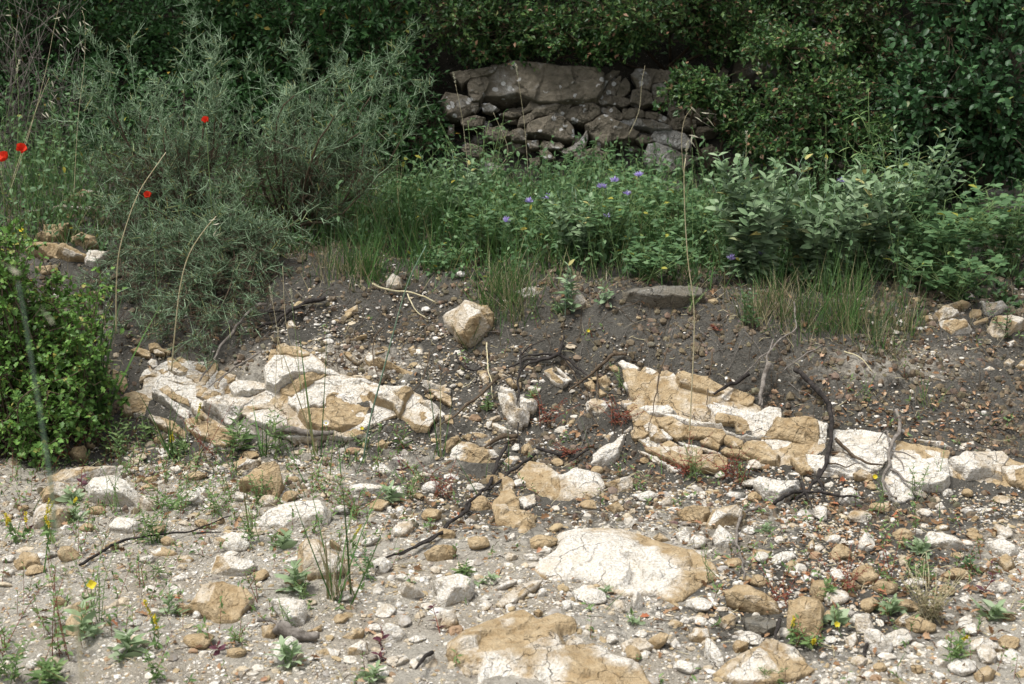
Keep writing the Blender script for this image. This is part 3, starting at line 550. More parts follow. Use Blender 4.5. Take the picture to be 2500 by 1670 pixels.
stone('c 0,1380 30,1300 150,1190 250,1200 380,1260 480,1290 560,1300 640,1400 580,1480 560,1600 420,1640 200,1600 90,1480', 'big rounded ochre rock with a white left shoulder, crossed by a black branch', .08, spots=[(1108, 1112, 34, 1.), (1215, 1110, 22, .8)], **{**fl, 'T': .35, 'ground_hug': .5, 'name': 'boulder', 'cat': 'boulder'})
stone('H 1080,310 1110,250 1080,150 1170,190 1195,240 1130,290', 'tan rock wedge under the black branch', .2, **{**fl, 'ground_hug': .3})

# ------------------------------------------------------------------ loose boulders and stones, one object each
b = dict(name='boulder', cat='boulder', cells=60)
stone('G 575,250 640,180 760,175 850,210 905,270 940,340 935,395 800,385 640,360 600,350', 'white angular boulder in the weeds, the largest near the leafy bush', .9, .5, 40, -10, **b)
stone('G 270,290 330,245 410,215 470,230 500,290 470,340 380,370 290,350', 'rounded tan boulder beside the white angular boulder', .25, .5, 45, **b)
stone('G 215,480 245,390 290,360 400,375 470,390 485,430 450,500 380,540 230,520', 'grey-tan boulder leaning in front of the rounded tan one', .35, .45, 45, 10, **b)
stone('G 310,190 420,135 600,120 800,120 815,180 700,180 520,210 330,225', 'long low cream slab behind the white angular boulder', .6, .3, 60)
stone('G 1610,200 1690,140 1800,75 1880,95 1895,190 1885,260 1870,320 1810,345 1700,290 1620,280', 'upright ochre block with a sharp crest at the foot of the outcrop', .0, .5, 35, -20, pv=.2, **b)
stone('G 1570,80 1650,50 1760,70 1700,130 1590,150', 'cream stone tucked behind the upright ochre block', .6, .4)
stone('G 1745,480 1800,420 1900,370 2020,345 2150,350 2220,420 2200,500 2100,510 1900,530 1750,510', 'low white boulder speckled with dark lichen beside the tall grass clump', .8, .28, 60, lich=.35, **b)
stone('G 2010,640 2060,590 2150,600 2190,650 2300,700 2330,800 2260,860 2100,900 2020,890 2005,780', 'tan boulder blotched with grey lichen behind the tall grass clump', .3, .45, 42, lich=.32, **b)
stone('G 1450,715 1560,710 1700,740 1730,780 1640,850 1410,845', 'pale four-sided stone with a white top behind the broad tan boulder', .8, .35, 45)
stone('G 1250,1045 1390,900 1500,890 1650,930 1700,1000 1640,1080 1600,1150 1560,1190 1480,1170 1350,1090', 'broad flat tan boulder lying in the pale gravel', .12, .28, 60, pv=.2, **b)
stone('G 1810,1000 1900,990 2050,1010 2060,1100 2040,1170 1960,1205 1900,1180 1880,1110', 'white-topped ochre boulder beside the broad flat tan one', .55, .5, 42, **b)
stone('G 1760,1180 1850,1165 1870,1220 1840,1270 1760,1275', 'small squarish tan stone by the weathered driftwood', .1, .5)
stone('G 2120,1350 2200,1325 2290,1340 2270,1380 2200,1395 2120,1385', 'flat smooth pale grey stone on the bare sandy patch', .55, .3, 60)
stone('G 2080,1210 2160,1165 2160,1210 2110,1225', 'small pointed ochre stone over the driftwood end', .0)
stone('G 1190,720 1260,700 1300,730 1280,765 1200,760', 'small oval cream stone in the bare gravel', .5, .35, 60)
stone('G 1155,860 1220,820 1270,850 1220,890 1160,890', 'bluish grey broken stone in the bare gravel', .75, .4, lich=.2)
stone('G 0,800 50,780 95,800 80,840 0,860 -20,830', 'pale round stone cut by the left edge of the photo', .6)
stone('G 90,750 150,680 250,690 270,760 120,815', 'grey-tan stone among the low weeds at the left edge', .35, .4)
stone('G 1010,680 1100,650 1190,690 1150,720 1040,710', 'buried flat tan stone above the small oval cream one', .3, .2, 70)
stone('G 700,640 780,600 800,640 750,670', 'small cream stone touching the thin curved black root', .55, .4)
stone('G 1430,600 1550,555 1680,560 1630,640 1460,640', 'flat grey slab below the lichen-speckled white boulder', .55, .15, 70)
stone('H 635,880 700,850 830,830 900,870 920,920 890,990 800,1020 720,1070 670,1030 665,950', 'cream flat-topped boulder standing alone on the gravel', .7, .5, 45, 10, pv=.15, **b)
stone('H 580,690 650,640 750,635 800,660 770,720 680,755 600,740', 'ochre stone with a white top under the long fallen branch', .3, .45)
stone('H 60,250 150,225 300,240 420,240 400,290 300,300 120,300', 'long bright white stone right of the tall grass clump', .95, .35, 55)
stone('H 250,130 310,90 370,150 300,165', 'white and ochre stone above the long bright white one', .75)
stone('c 680,1440 750,1370 870,1380 880,1430 760,1530', 'white-topped tan stone at the foot of the upright black stem', .6, .5)
stone('c 1790,1480 1820,1370 1930,1260 2100,1180 2200,1100 2230,1130 2190,1260 2150,1430 2100,1480 1990,1520 1880,1510', 'white boulder with a raised pointed right end, by the red leaf litter', .95, .5, 42, 10, pv=.2, **b)
stone('H 1790,220 1960,170 1990,200 1980,260 1900,290', 'white-topped tan block right of the cracked cream slab', .65, .45)
stone('H 1800,380 1880,340 1930,400 1860,425', 'tan three-cornered stone above the pebble-filled slab', .3, .5)
stone('H 2110,590 2160,550 2230,600 2160,625', 'small ochre stone touching the rim of the pebble-filled slab', .25)
stone('H 1900,1300 1960,1265 2060,1260 2120,1310 2060,1350 2000,1390 1910,1360', 'cream and white stone beside the smooth ochre slab', .6, .45)
stone('H 2220,1300 2270,1255 2310,1320 2250,1335', 'small pale pointed stone next to the cream and white stone', .6)
stone('H 60,1330 150,1275 200,1290 205,1360 150,1385 70,1375', 'pale tan block on the sandy ground left of the smooth ochre slab', .4, .5)
stone('H 30,1250 130,1190 180,1200 170,1250 80,1280', 'ochre-tan block behind the pale tan block', .2, .5)
stone('H 235,930 280,915 320,950 290,975 240,970', 'small bright white stone left of the flat-topped cream boulder', 1.)
stone('H 940,1010 990,965 1020,985 980,1030', 'small grey-white chip right of the flat-topped cream boulder', .8, .3)
stone('H 1350,680 1390,640 1440,660 1420,695', 'small square white stone left of the pebble-filled slab', 1.)
stone('H 1310,1080 1350,1060 1380,1090 1350,1135', 'round tan cobble at the top rim of the smooth ochre slab', .25, .6)
stone('H 1195,1110 1260,1090 1260,1150 1210,1155', 'squarish tan cobble sitting on the smooth ochre slab', .25, .5)
stone('I 5,410 100,370 220,385 235,440 190,500 60,480', 'rounded tan cobble beside the cream boulder, under the ledges', .15, .5, **b)
stone('I 205,500 250,400 410,365 470,430 440,490 330,515 230,535', 'cream boulder with a tan top right of the rounded tan cobble', .45, .5, **b)
stone('I 240,590 290,500 370,560 400,640 350,670 270,640', 'white wedge stone leaning below the cream boulder, by a grey root', .95, .5)
stone('I 0,560 70,515 100,560 100,640 30,620', 'white pointed stone left of the leaning white wedge', .9, .5)
stone('I 520,210 560,175 700,200 820,200 830,260 760,330 690,380 590,320 550,260', 'rough white boulder behind the black root fork', .95, .4, 45, pv=.2, **b)
stone('I 330,950 400,905 500,905 600,960 680,1020 720,1090 700,1130 560,1100 440,1060 350,1000', 'ochre boulder with a white streaked top resting on the dark lichened stone', .4, .45, 45, **b)
stone('I 450,1130 560,1105 680,1150 710,1190 620,1250 540,1260 480,1200', 'dark grey lichened boulder among the pale stones', .5, .5, 45, lich=1.0, **b)
stone('I 760,1010 850,980 960,1000 990,1060 985,1170 950,1290 870,1270 760,1240 745,1180', 'smooth upright tan block right of the dark lichened boulder', .18, .35, 42, pv=.15, **b)
stone('I 1160,1150 1200,1095 1300,1100 1310,1140 1250,1190', 'white faceted stone right of the smooth upright tan block', .9, .45)
stone('I 1460,1150 1540,1090 1590,1130 1625,1190 1500,1195', 'grey three-cornered stone beside the dry seed-head plant', .5, .4, lich=.2)
stone('I 1130,1260 1210,1220 1225,1290 1170,1335', 'small grey leaning stone below the white faceted one', .5, lich=.2)
stone('I 1925,1330 1990,1270 2080,1255 2160,1310 2200,1340 2100,1370 1960,1380', 'rounded pale tan boulder near the right bottom corner of the photo', .5, .4, 50, **b)
stone('I 1670,600 1700,545 1790,550 1890,590 1945,650 1920,690 1800,660 1700,640', 'white-topped wedge boulder with a tan front, on the dark gravel at right', .65, .45, 45, **b)
stone('I 2090,620 2180,590 2290,640 2300,680 2230,735 2150,690', 'bright white boulder farthest to the right on the gravel', .95, .35, 55, **b)
stone('I 640,720 700,685 780,680 810,710 740,750 660,770', 'smooth white flat stone alone in the leaf-strewn gravel', 1., .35, 60)
stone('I 890,620 920,595 940,640 910,690 885,670', 'small upright oval tan stone in the leaf-strewn gravel', .4, .4)
stone('I 905,820 950,808 975,830 960,860 910,850', 'small round white pebble stone left of the red trailing plant', 1., .5)
stone('I 1740,515 1790,490 1840,520 1820,545 1750,540', 'small grey-white stone just behind the white-topped wedge boulder', .7)
stone('I 1910,400 1960,375 2010,410 1960,435', 'small white stone below the right end of the ledges', .95)
stone('I 1740,370 1780,345 1815,390 1770,410', 'small upright white stone below the big white bed', .9)
stone('I 1950,530 2000,515 2040,545 1990,570', 'small flat tan stone above the bright white boulder', .3)
stone('I 2120,560 2140,510 2160,540 2145,590', 'thin upright ochre chip above the bright white boulder', .1)
stone('I 1960,470 2010,435 2040,450 2000,485', 'small cream stone upslope of the flat tan stone at right', .6)
stone('I 280,1140 370,1090 410,1120 400,1190 350,1215 300,1180', 'cream angular stone left of the dark lichened boulder', .45, .5)
stone('I 85,1240 130,1190 220,1200 240,1280 170,1300 100,1280', 'tan angular stone left of the triangular tan slab', .3, .5)
stone('I 390,1220 440,1205 500,1240 440,1265', 'small flat cream stone below the dark lichened boulder', .5)
stone('I 380,1310 410,1270 490,1290 480,1340 400,1370', 'tan stone touching the left side of the triangular tan slab', .3, .5)
stone('I 20,1150 60,1110 110,1140 80,1170', 'small white stone left of the cream angular stone', .9)
stone('I 190,1170 240,1120 290,1160 250,1195', 'small white stone between two cream angular ones', .9)
stone('I 1130,1520 1180,1480 1220,1530 1200,1568 1140,1568', 'bright white stone at the bottom edge of the photo', 1., .5)
stone('I 1390,1430 1450,1415 1440,1460 1400,1470', 'small white-grey stone above the bottom edge bright one', .8)
stone('I 1900,990 1970,970 2020,1020 1930,1030', 'flat grey-white stone above the green sage rosette at right', .7, .25, 65)
stone('I 1130,890 1190,865 1250,920 1200,950 1140,930', 'tan stone with shaded front under the red trailing plant', .25, .5)
stone('I 2110,1390 2180,1350 2230,1400 2180,1430', 'small tan cobble by the rounded pale tan boulder', .4)
stone('I 2000,1500 2090,1440 2150,1480 2120,1560 2030,1568', 'tan boulder cut by the bottom edge at right', .25, .5)
# stones in the bank
stone('E 705,610 760,570 850,515 1000,540 1050,590 1040,650 980,740 900,830 840,800 790,760 740,690', 'large yellowish boulder set into the dark bank under the grass edge', .45, .5, 25, -15, lich=.12, skirt=.7, **b)
stone('E 320,420 330,370 370,325 420,350 430,420 370,445', 'small grey standing stone at the grass edge above the white forked twig', .6, .45, 30, lich=.2)
stone('E 1190,450 1300,410 1400,425 1400,470 1250,490', 'flat whitish stone half hidden by grass left of the sage sprout', .7, .4, 40, lich=.1)
stone('E 1540,500 1590,435 1650,470 1685,540 1640,580 1560,560', 'white stone with an orange top behind the sage sprout', .6, .5, 35, lich=.1)
stone('P 1523,717 1548,704 1600,700 1680,697 1715,705 1720,735 1660,755 1580,750 1530,735', 'long dark grey rock lying along the grass edge', .3, .4, 40, lich=.95, skirt=.6, **b)
stone('E 40,580 130,535 140,580 100,610 40,605', 'tan stone on the stony soil below the shrub edge', .25, .5, 40)
stone('E 65,770 180,730 200,745 100,785', 'thin ochre bar-shaped stone on the stony soil', .1, .5, 40)
stone('E 315,720 400,705 360,740 325,738', 'flat ochre chip right of the bar-shaped stone', .1, .4, 50)
stone('E 470,830 510,805 530,850 500,880', 'small pale ochre stone sticking upright in the bank soil', .35, .4, 35)
stone('E 280,600 320,590 325,612 290,622', 'tiny ochre stone below the white forked twig', .2)
stone('E 205,800 250,788 262,815 215,822', 'rounded tan pebble stone below the bar-shaped stone', .25)
stone('D 1920,660 1960,635 2000,690 1990,710 1930,700', 'tan stone under the black curved root at the shrub foot', .2, .5)
stone('c 360,330 450,325 500,370 490,440 440,470 410,420', 'flat grey stone pressed into the bank above the brown stick', .55, .3, 35, lich=.12)
stone('c 600,330 650,270 690,280 680,330 740,360 700,380 610,370', 'yellowish stone under the tips of the black root cluster', .4, .5, 35)
stone('c 1130,410 1180,390 1220,430 1190,460 1130,450', 'small white stone between the root cluster and the limestone knob', .8, .5, 35)
stone('c 1870,400 1980,340 2060,450 1960,530 1900,470', 'ochre faceted stone with a white edge at the left end of the ledges', .2, .5, 35)
stone('c 1700,450 1800,410 1850,470 1850,570 1780,540', 'ochre slab stone leaning left of the white-edged faceted stone', .05, .4, 35)
stone('c 1880,550 1900,520 1990,580 1960,620 1890,640', 'small ochre stone below the white-edged faceted stone', .1, .4, 35)
stone('c 1720,720 1780,650 1880,640 2050,700 2060,780 2010,860 1900,870 1750,820', 'cream flat boulder below the ochre stones at the left end of the ledges', .75, .35, 40, **b)
stone('c 2020,240 2100,210 2180,290 2190,340 2070,300', 'tan wedge at the top left tip of the ledges', .2, .4, 35)
stone('c 440,960 520,880 630,850 640,900 570,940 520,1000 470,1020', 'white and ochre stone leaning on a grey-tan one under the outcrop', .75, .5, 40)
stone('c 530,950 600,960 700,1010 790,1060 690,1110 620,1080 530,1010', 'grey-tan wedge supporting the white and ochre stone', .45, .5, 40)
stone('c -90,1230 0,1140 90,1110 140,1190 60,1270 -40,1340', 'ochre boulder left of the big rounded white-shouldered rock', .05, .5, 42, **b)
stone('c 270,1070 400,1080 520,1140 400,1150 310,1120', 'thin pale slab lying above the big white-shouldered rock', .7, .3, 50)
stone('c 390,1160 540,1150 540,1200 470,1240 400,1210', 'cream stone right behind the big white-shouldered rock', .4, .4)
stone('c 140,1120 260,1090 290,1120 240,1190', 'tan stone directly behind the big white-shouldered rock', .3, .4)
stone('c 850,1310 920,1240 1000,1200 1050,1290 1040,1340 940,1380 860,1350', 'ochre-tan stone right of the upright black stem', .2, .5, 42)
stone('c 1090,1320 1180,1250 1200,1290 1200,1370 1100,1340', 'small white stone behind the horizontal black twig', .95, .5)
stone('c 1960,1140 2030,1070 2070,1120 2010,1180', 'small grey stone above the white boulder with the pointed end', .5)
stone('c 2200,1070 2300,990 2320,1030 2250,1080', 'thin white stone touching the lowest ledge', .85)
stone('c 260,960 310,880 330,930 290,960', 'small cream chip left of the leaning white and ochre stone', .5)
stone('a 1730,1290 1770,1240 1850,1290 1940,1330 1950,1390 1850,1400 1770,1440', 'bright white stone at the foot of the outcrop by the long green leaves', 1., .5)
stone('b 1400,1480 1480,1420 1560,1490 1540,1540 1420,1530', 'ochre stone at the foot of the outcrop by the blue-green stalk', .15, .5)
# stones at the right end of the terrace
for s, l, p in [('F 1740,590 1800,540 1890,570 1910,610 1840,640 1770,660', 'grey-cream boulder at the left of the terrace rock heap', .45),
                ('F 1800,540 1920,500 1980,530 1960,560 1880,575', 'topmost tan stone of the terrace rock heap', .4), ('F 1770,650 1850,630 1940,630 1985,700 1970,740 1850,750 1780,760', 'nearest lichen-spotted boulder of the terrace rock heap', .5),
                ('F 1930,640 1990,560 2050,570 2050,610 1960,650', 'pale tilted stone in the middle of the terrace rock heap', .6), ('F 2050,590 2060,525 2180,510 2230,550 2150,610 2080,620', 'big white-topped boulder at the back of the terrace rock heap', .75),
                ('F 1970,660 2090,615 2100,640 2000,690', 'long flat cream stone across the terrace rock heap', .5), ('F 2090,700 2130,620 2250,600 2338,640 2338,700 2250,760 2120,760', 'rounded yellowish boulder under the green seedling at the right', .45),
                ('F 1650,610 1710,600 1740,640 1680,650', 'small yellowish stone at the left tip of the terrace rock heap', .35), ('F 1460,660 1510,630 1560,670 1500,680', 'small jagged white stone left of the terrace rock heap', 1.),
                ('F 2180,940 2240,890 2280,920 2250,960', 'round greenish-grey cobble below the rounded yellowish boulder', .4), ('F 2280,950 2338,900 2380,960 2320,975', 'tan cobble right of the round greenish-grey cobble', .3),
                ('F 2060,970 2110,945 2150,970 2110,985', 'flat pale chip left of the round greenish-grey cobble', .7), ('F 2200,800 2270,770 2300,800 2240,820', 'small pale stone in front of the rounded yellowish boulder', .6),
                ('F 1910,1470 2000,1450 2010,1490 1930,1500', 'cream block above the right end of the ledges', .6), ('F 1620,1440 1780,1450 1850,1490 1760,1500', 'thin white slab lying just above the ledges', .9)]:
    stone(s, l, p, .45, 42, lich=.08, name='boulder' if 'boulder' in l else 'stone', cat='boulder' if 'boulder' in l else 'stone')
# fallen wall stones at the left
for s, l, p, Y in [('A 430,1340 560,1275 680,1290 660,1340 540,1360 450,1370', 'pale rounded stone topping the rubble heap behind the left bush', .6, 6.8), ('A 190,1420 400,1380 640,1390 600,1430 350,1440 240,1450', 'flat cream slab near the top of the left rubble heap', .6, 6.7),
                   ('A 300,1510 470,1500 440,1590 300,1580', 'reddish brown stone in the left rubble heap', -.1, 6.55), ('D 250,60 330,20 420,40 410,110 330,130 240,100', 'orange-stained stone under the reddish one in the rubble heap', -.1, 6.45), ('D 480,80 560,50 630,80 650,130 560,160 490,120', 'brown angular stone right side of the rubble heap', .1, 6.4),
                   ('D 180,170 240,115 380,125 400,180 440,230 330,230', 'long tan stone in the middle of the rubble heap', .2, 6.3), ('D 370,150 430,125 580,200 560,230 450,245 380,210', 'tan lens-shaped stone in the rubble heap', .25, 6.25), ('D 570,230 600,170 720,180 700,250 640,300 580,270', 'white stone of the rubble heap beside the thorny shrub', .9, 6.2),
                   ('D 240,280 340,270 350,320 280,340', 'small dark tan stone low in the rubble heap', .1, 6.1), ('D 310,480 380,455 410,500 330,510', 'pale stone glimpsed through the leafy bush', .7, 5.6), ('D 190,660 290,650 310,690 220,720', 'pinkish tan stone low behind the leafy bush', .3, 5.4)]:
    stone(s, l, p, .5, 30, lich=.12, skirt=.9, grow=1.1)
# ------------------------------------------------------------------ dry stone wall
dw = thing('dry_stone_wall', W(1450, 440, 7.4), 'tumbledown dry stone wall of dark lichened blocks above the grassy terrace', 'wall')
for r in ['w 620,330 700,180 940,120 1200,130 1400,160 1560,190 1900,210 1960,270 1980,420 1900,560 1700,590 1500,630 1250,630 1000,570 700,580 520,560 580,480', 'w 330,400 370,330 550,315 580,380 550,500 480,610 380,610 340,540', 'w 130,250 400,210 700,170 640,270 560,310 360,330 260,400',
          'w 0,600 60,520 200,530 300,560 370,640 340,780 200,830 50,800', 'w 370,640 460,630 460,700 420,760 360,740', 'w 500,650 600,640 690,700 640,760 520,730', 'w 1010,740 1080,680 1130,600 1210,610 1240,660 1180,720 1060,760', 'w 730,780 850,745 960,760 1000,790 880,820',
          'w 1150,760 1230,680 1440,640 1500,670 1420,780 1300,800 1190,820', 'w 960,920 1000,820 1130,760 1170,830 1080,900 980,940', 'w 1410,790 1480,690 1560,640 1640,660 1570,780 1500,810', 'w 1090,990 1110,900 1250,840 1400,800 1560,840 1640,950 1640,1080 1560,1090 1380,1060 1080,1030',
          'w 1560,790 1640,710 1810,640 1850,615 1990,690 2000,780 1900,850 1800,890 1620,860', 'y 20,920 230,800 400,880 650,1010 600,1100 350,1120 220,1190 120,1090', 'w 1640,600 1700,560 1830,555 1850,600 1780,640 1680,640', 'w 850,1050 900,980 1000,960 1070,1030 1050,1100 900,1110',
          'w 1260,1180 1300,1120 1500,1150 1540,1180 1500,1220 1300,1220', 'w 1530,1240 1650,1180 1740,1120 1830,1000 1840,1100 1800,1220 1700,1260 1560,1270', 'w 260,1230 320,1150 440,1180 530,1250 450,1320 320,1330', 'w 1940,1200 1980,1160 2020,1180 2010,1250 1950,1250', 'w 1240,1240 1330,1230 1430,1330 1340,1370 1250,1300',
          'w 1700,1280 1900,1230 2100,1280 2050,1400 1850,1420 1720,1400', 'w 240,850 420,800 530,830 500,920 330,940 250,910', 'w 80,930 150,910 150,1040 70,1050', 'y 120,560 160,540 400,545 550,600 540,650 430,680 200,660 120,610', 'y 190,440 200,330 330,230 420,240 300,360 210,510',
          'y 210,530 300,370 440,300 430,420 380,530', 'y 400,540 420,400 510,320 560,400 560,480 470,550', 'y 570,580 600,480 700,460 840,520 850,640 700,680 580,640', 'y 840,420 980,385 1040,480 1050,620 870,650 850,520', 'y 590,280 640,210 900,220 840,400 810,480 650,440', 'y 900,210 1200,250 1050,370 850,385',
          'y 170,700 360,690 460,770 450,840 330,830 220,760', 'y 460,830 490,720 640,700 740,750 740,820 600,840', 'y 750,790 780,755 920,760 1060,840 1040,910 900,870 770,830', 'y 370,855 600,835 850,850 1040,920 1060,970 900,980 700,940 480,910', 'y 1040,920 1100,860 1230,810 1390,860 1390,960 1200,985 1070,960',
          'y 1050,780 1060,690 1250,710 1240,800 1100,860', 'y 840,1080 900,1000 1100,990 1230,1030 1320,1120 1310,1240 1200,1240 1000,1170 850,1110', 'y 640,1100 720,1040 840,1080 840,1130 700,1150', 'y 760,1300 820,1170 950,1160 1200,1280 1400,1330 1300,1420 1200,1520 1000,1560 800,1480',
          'y 1440,1250 1600,1170 1680,1240 1690,1380 1520,1450', 'y 1650,860 1750,780 1900,790 2090,850 2000,940 1850,950', 'y 1690,240 1760,190 1810,230 1800,330 1700,320', 'C 180,1250 280,1220 330,1330 250,1390 170,1370', 'w 1080,1120 1220,1110 1230,1200 1120,1220', 'w 560,960 760,930 860,1050 700,1130 560,1080', 'w 1100,1350 1230,1330 1240,1420 1130,1440']:
    p = px(r); v0 = p[:, 1].mean(); Y = 7.38 + (440 - v0) / 290 * .22
    light = r.startswith('y 760,1300') or r.startswith('y 840,1080') or r.startswith('y 370') or r.startswith('w 1530')
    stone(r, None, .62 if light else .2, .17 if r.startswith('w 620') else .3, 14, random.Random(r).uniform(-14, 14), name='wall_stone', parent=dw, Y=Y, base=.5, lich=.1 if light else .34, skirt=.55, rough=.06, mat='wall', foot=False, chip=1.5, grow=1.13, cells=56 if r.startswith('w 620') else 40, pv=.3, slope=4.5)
rw = np.random.default_rng(23)
for _ in range(44):                                # packing stones between the big ones
    u, v = rw.uniform(1105, 1730), rw.uniform(230, 440); s_ = rw.uniform(.035, .075); V, T = ico(3); fd = rdir(rw, 7); dd = V @ fd.T
    V = V * np.minimum(np.min(np.where(dd > .15, (.6 + .35 * rw.random(7)) / np.maximum(dd, .15), 9), 1), 1.05)[:, None] * np.array([rw.uniform(1, 1.9), 1.2, rw.uniform(.5, .8)]) * s_ * (1 + .12 * (vn(V * 3 + _, 1) - .5))[:, None]
    V = V + W(u, v, 7.50 + (440 - v) / 290 * .2); mk('wall_stone', V, T, M['wall'], parent=dw, attrs={'pale': np.full(len(V), rw.uniform(0, .6)), 'lichen': np.full(len(V), .3)})
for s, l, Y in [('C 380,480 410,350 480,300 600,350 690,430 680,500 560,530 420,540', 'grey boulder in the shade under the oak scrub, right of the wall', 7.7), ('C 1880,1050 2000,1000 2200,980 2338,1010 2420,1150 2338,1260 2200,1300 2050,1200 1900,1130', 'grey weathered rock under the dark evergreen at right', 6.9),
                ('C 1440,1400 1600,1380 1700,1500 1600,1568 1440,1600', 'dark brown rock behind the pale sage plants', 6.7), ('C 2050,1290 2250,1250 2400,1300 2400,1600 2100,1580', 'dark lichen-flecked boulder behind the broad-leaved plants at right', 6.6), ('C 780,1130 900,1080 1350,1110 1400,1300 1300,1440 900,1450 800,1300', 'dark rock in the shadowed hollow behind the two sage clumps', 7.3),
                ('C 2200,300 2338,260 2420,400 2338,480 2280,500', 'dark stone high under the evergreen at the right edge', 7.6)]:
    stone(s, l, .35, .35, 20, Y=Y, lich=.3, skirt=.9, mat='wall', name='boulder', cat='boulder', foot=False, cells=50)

# ------------------------------------------------------------------ small loose stones (own objects), then gravel, dead leaves and twigs (nobody could count them)
def ball(rng, dims, n, nf=9, rough=.06):
    V, T = ico(n); h = np.ones(len(V)); fd = rdir(rng, nf); hi = .62 + .33 * rng.random(nf)
    dd = V @ fd.T; h = np.min(np.where(dd > .15, hi / np.maximum(dd, .15), 9), 1); h = np.minimum(h, 1.05)
    h = h * (1 + rough * (vn(V * 2.3 + rng.random(3) * 50, 1) - .5) * 2)
    return V * h[:, None] * np.asarray(dims), T
def rotz(V, a):
    c, s = cos(a), sin(a); return np.stack([V[:, 0] * c - V[:, 1] * s, V[:, 0] * s + V[:, 1] * c, V[:, 2]], -1)
def rand_rot(rng):
    q = nrm(rng.normal(size=4)); w, x, y, z = q
    return np.array([[1 - 2 * (y * y + z * z), 2 * (x * y - z * w), 2 * (x * z + y * w)], [2 * (x * y + z * w), 1 - 2 * (x * x + z * z), 2 * (y * z - x * w)], [2 * (x * z - y * w), 2 * (y * z + x * w), 1 - 2 * (x * x + y * y)]])
def covered(u, v, frac=1.0):
    r = np.zeros(len(u), bool); P = np.stack([u, v], 1)
    for q in FOOT:
        m = (u > q[:, 0].min()) & (u < q[:, 0].max()) & (v > q[:, 1].min()) & (v < q[:, 1].max())
        if m.any():
            c = q.mean(0); k = np.where(m)[0]; r[k[inpoly(P[k], c + (q - c) * frac)]] = True
    return r
def small_stones():
    rng = np.random.default_rng(77); done = []; n = 0; used = {}
    ref = [s for s in STONES if s[2] > 62]
    while n < 190:
        u, v = rng.uniform(20, 2480), rng.uniform(1080, 1650)
        w = .95 if u > 900 else (.5 if v < 1400 else .25)
        if v < 1200: w *= .5
        if rng.random() > w or covered(np.array([u]), np.array([v]), 1.15)[0]: continue
        if any((u - a) ** 2 + (v - b) ** 2 < 38 ** 2 for a, b in done): continue
        done.append((u, v)); p = g1(u, v); s = .014 + .022 * rng.random() ** 1.6; hue = rng.random()
        pale, cn = (1.1, 'white') if hue < .38 else ((.62, 'cream') if hue < .66 else ((.15, 'tan') if hue < .9 else (-.2, 'ochre')))
        li = .0
        if rng.random() < .08: li, cn = .6, 'dark grey'
        fl = rng.uniform(.45, .95); el = rng.uniform(1.0, 1.6); dims = np.array([s * el, s, s * fl])
        V, T = ball(rng, dims, 3, 7, .10); V = rotz(V, rng.random() * 6.28) @ rand_rot(rng).T if rng.random() < .25 else rotz(V, rng.random() * 6.28)
        V = V + p + np.array([0, 0, s * fl * .45])
        shp = 'flat' if fl < .6 else ('long' if el > 1.42 else ('round' if el < 1.15 else 'chunky'))
        # words that single it out: the nearest described stone and on which side of it this one lies
        q = min(ref, key=lambda r: math.hypot(u - r[0], (v - r[1]) * 1.3)); du, dv = u - q[0], v - q[1]
        side = ('left of' if du < 0 else 'right of') if abs(du) > abs(dv) * 1.2 else ('in front of' if dv > 0 else 'behind')
        head = ' '.join(q[3].replace(',', '').split()[:6]); ws = head.split()
        while ws and ws[-1] in ('a', 'the', 'in', 'of', 'with', 'and', 'at', 'by', 'right', 'left', 'behind', 'beside', 'its', 'under', 'white', 'below', 'across', 'on', 'above', 'one', 'lying', 'showing', 'touching', 'standing', 'sitting', 'alone', 'full', 'half', 'leaning', 'cut', 'cracked', 'shaded', 'among'): ws.pop()
        size = 'tiny' if s < .02 else 'small'
        lab = f"{size} {cn} {shp} stone {side} the {' '.join(ws)}"; k = used.get(lab, 0); used[lab] = k + 1
        if k: lab = lab.replace(' stone ', [' stone farther ', ' stone still farther ', ' stone farthest '][min(k, 3) - 1], 1)
        if k > 3: done.pop(); continue
        o = mk('small_stone', V, T, M['lime'], origin=p, attrs={'pale': np.full(len(V), pale) + (vn(V * 40, 2) - .5) * .3, 'lichen': np.full(len(V), li)})
        tag(o, lab, 'stone', 'small loose stones on the gravel'); FOOT.append(np.array([[u - s * 600, v - s * 400], [u + s * 600, v - s * 400], [u + s * 600, v + s * 400], [u - s * 600, v + s * 400]])); n += 1
small_stones()

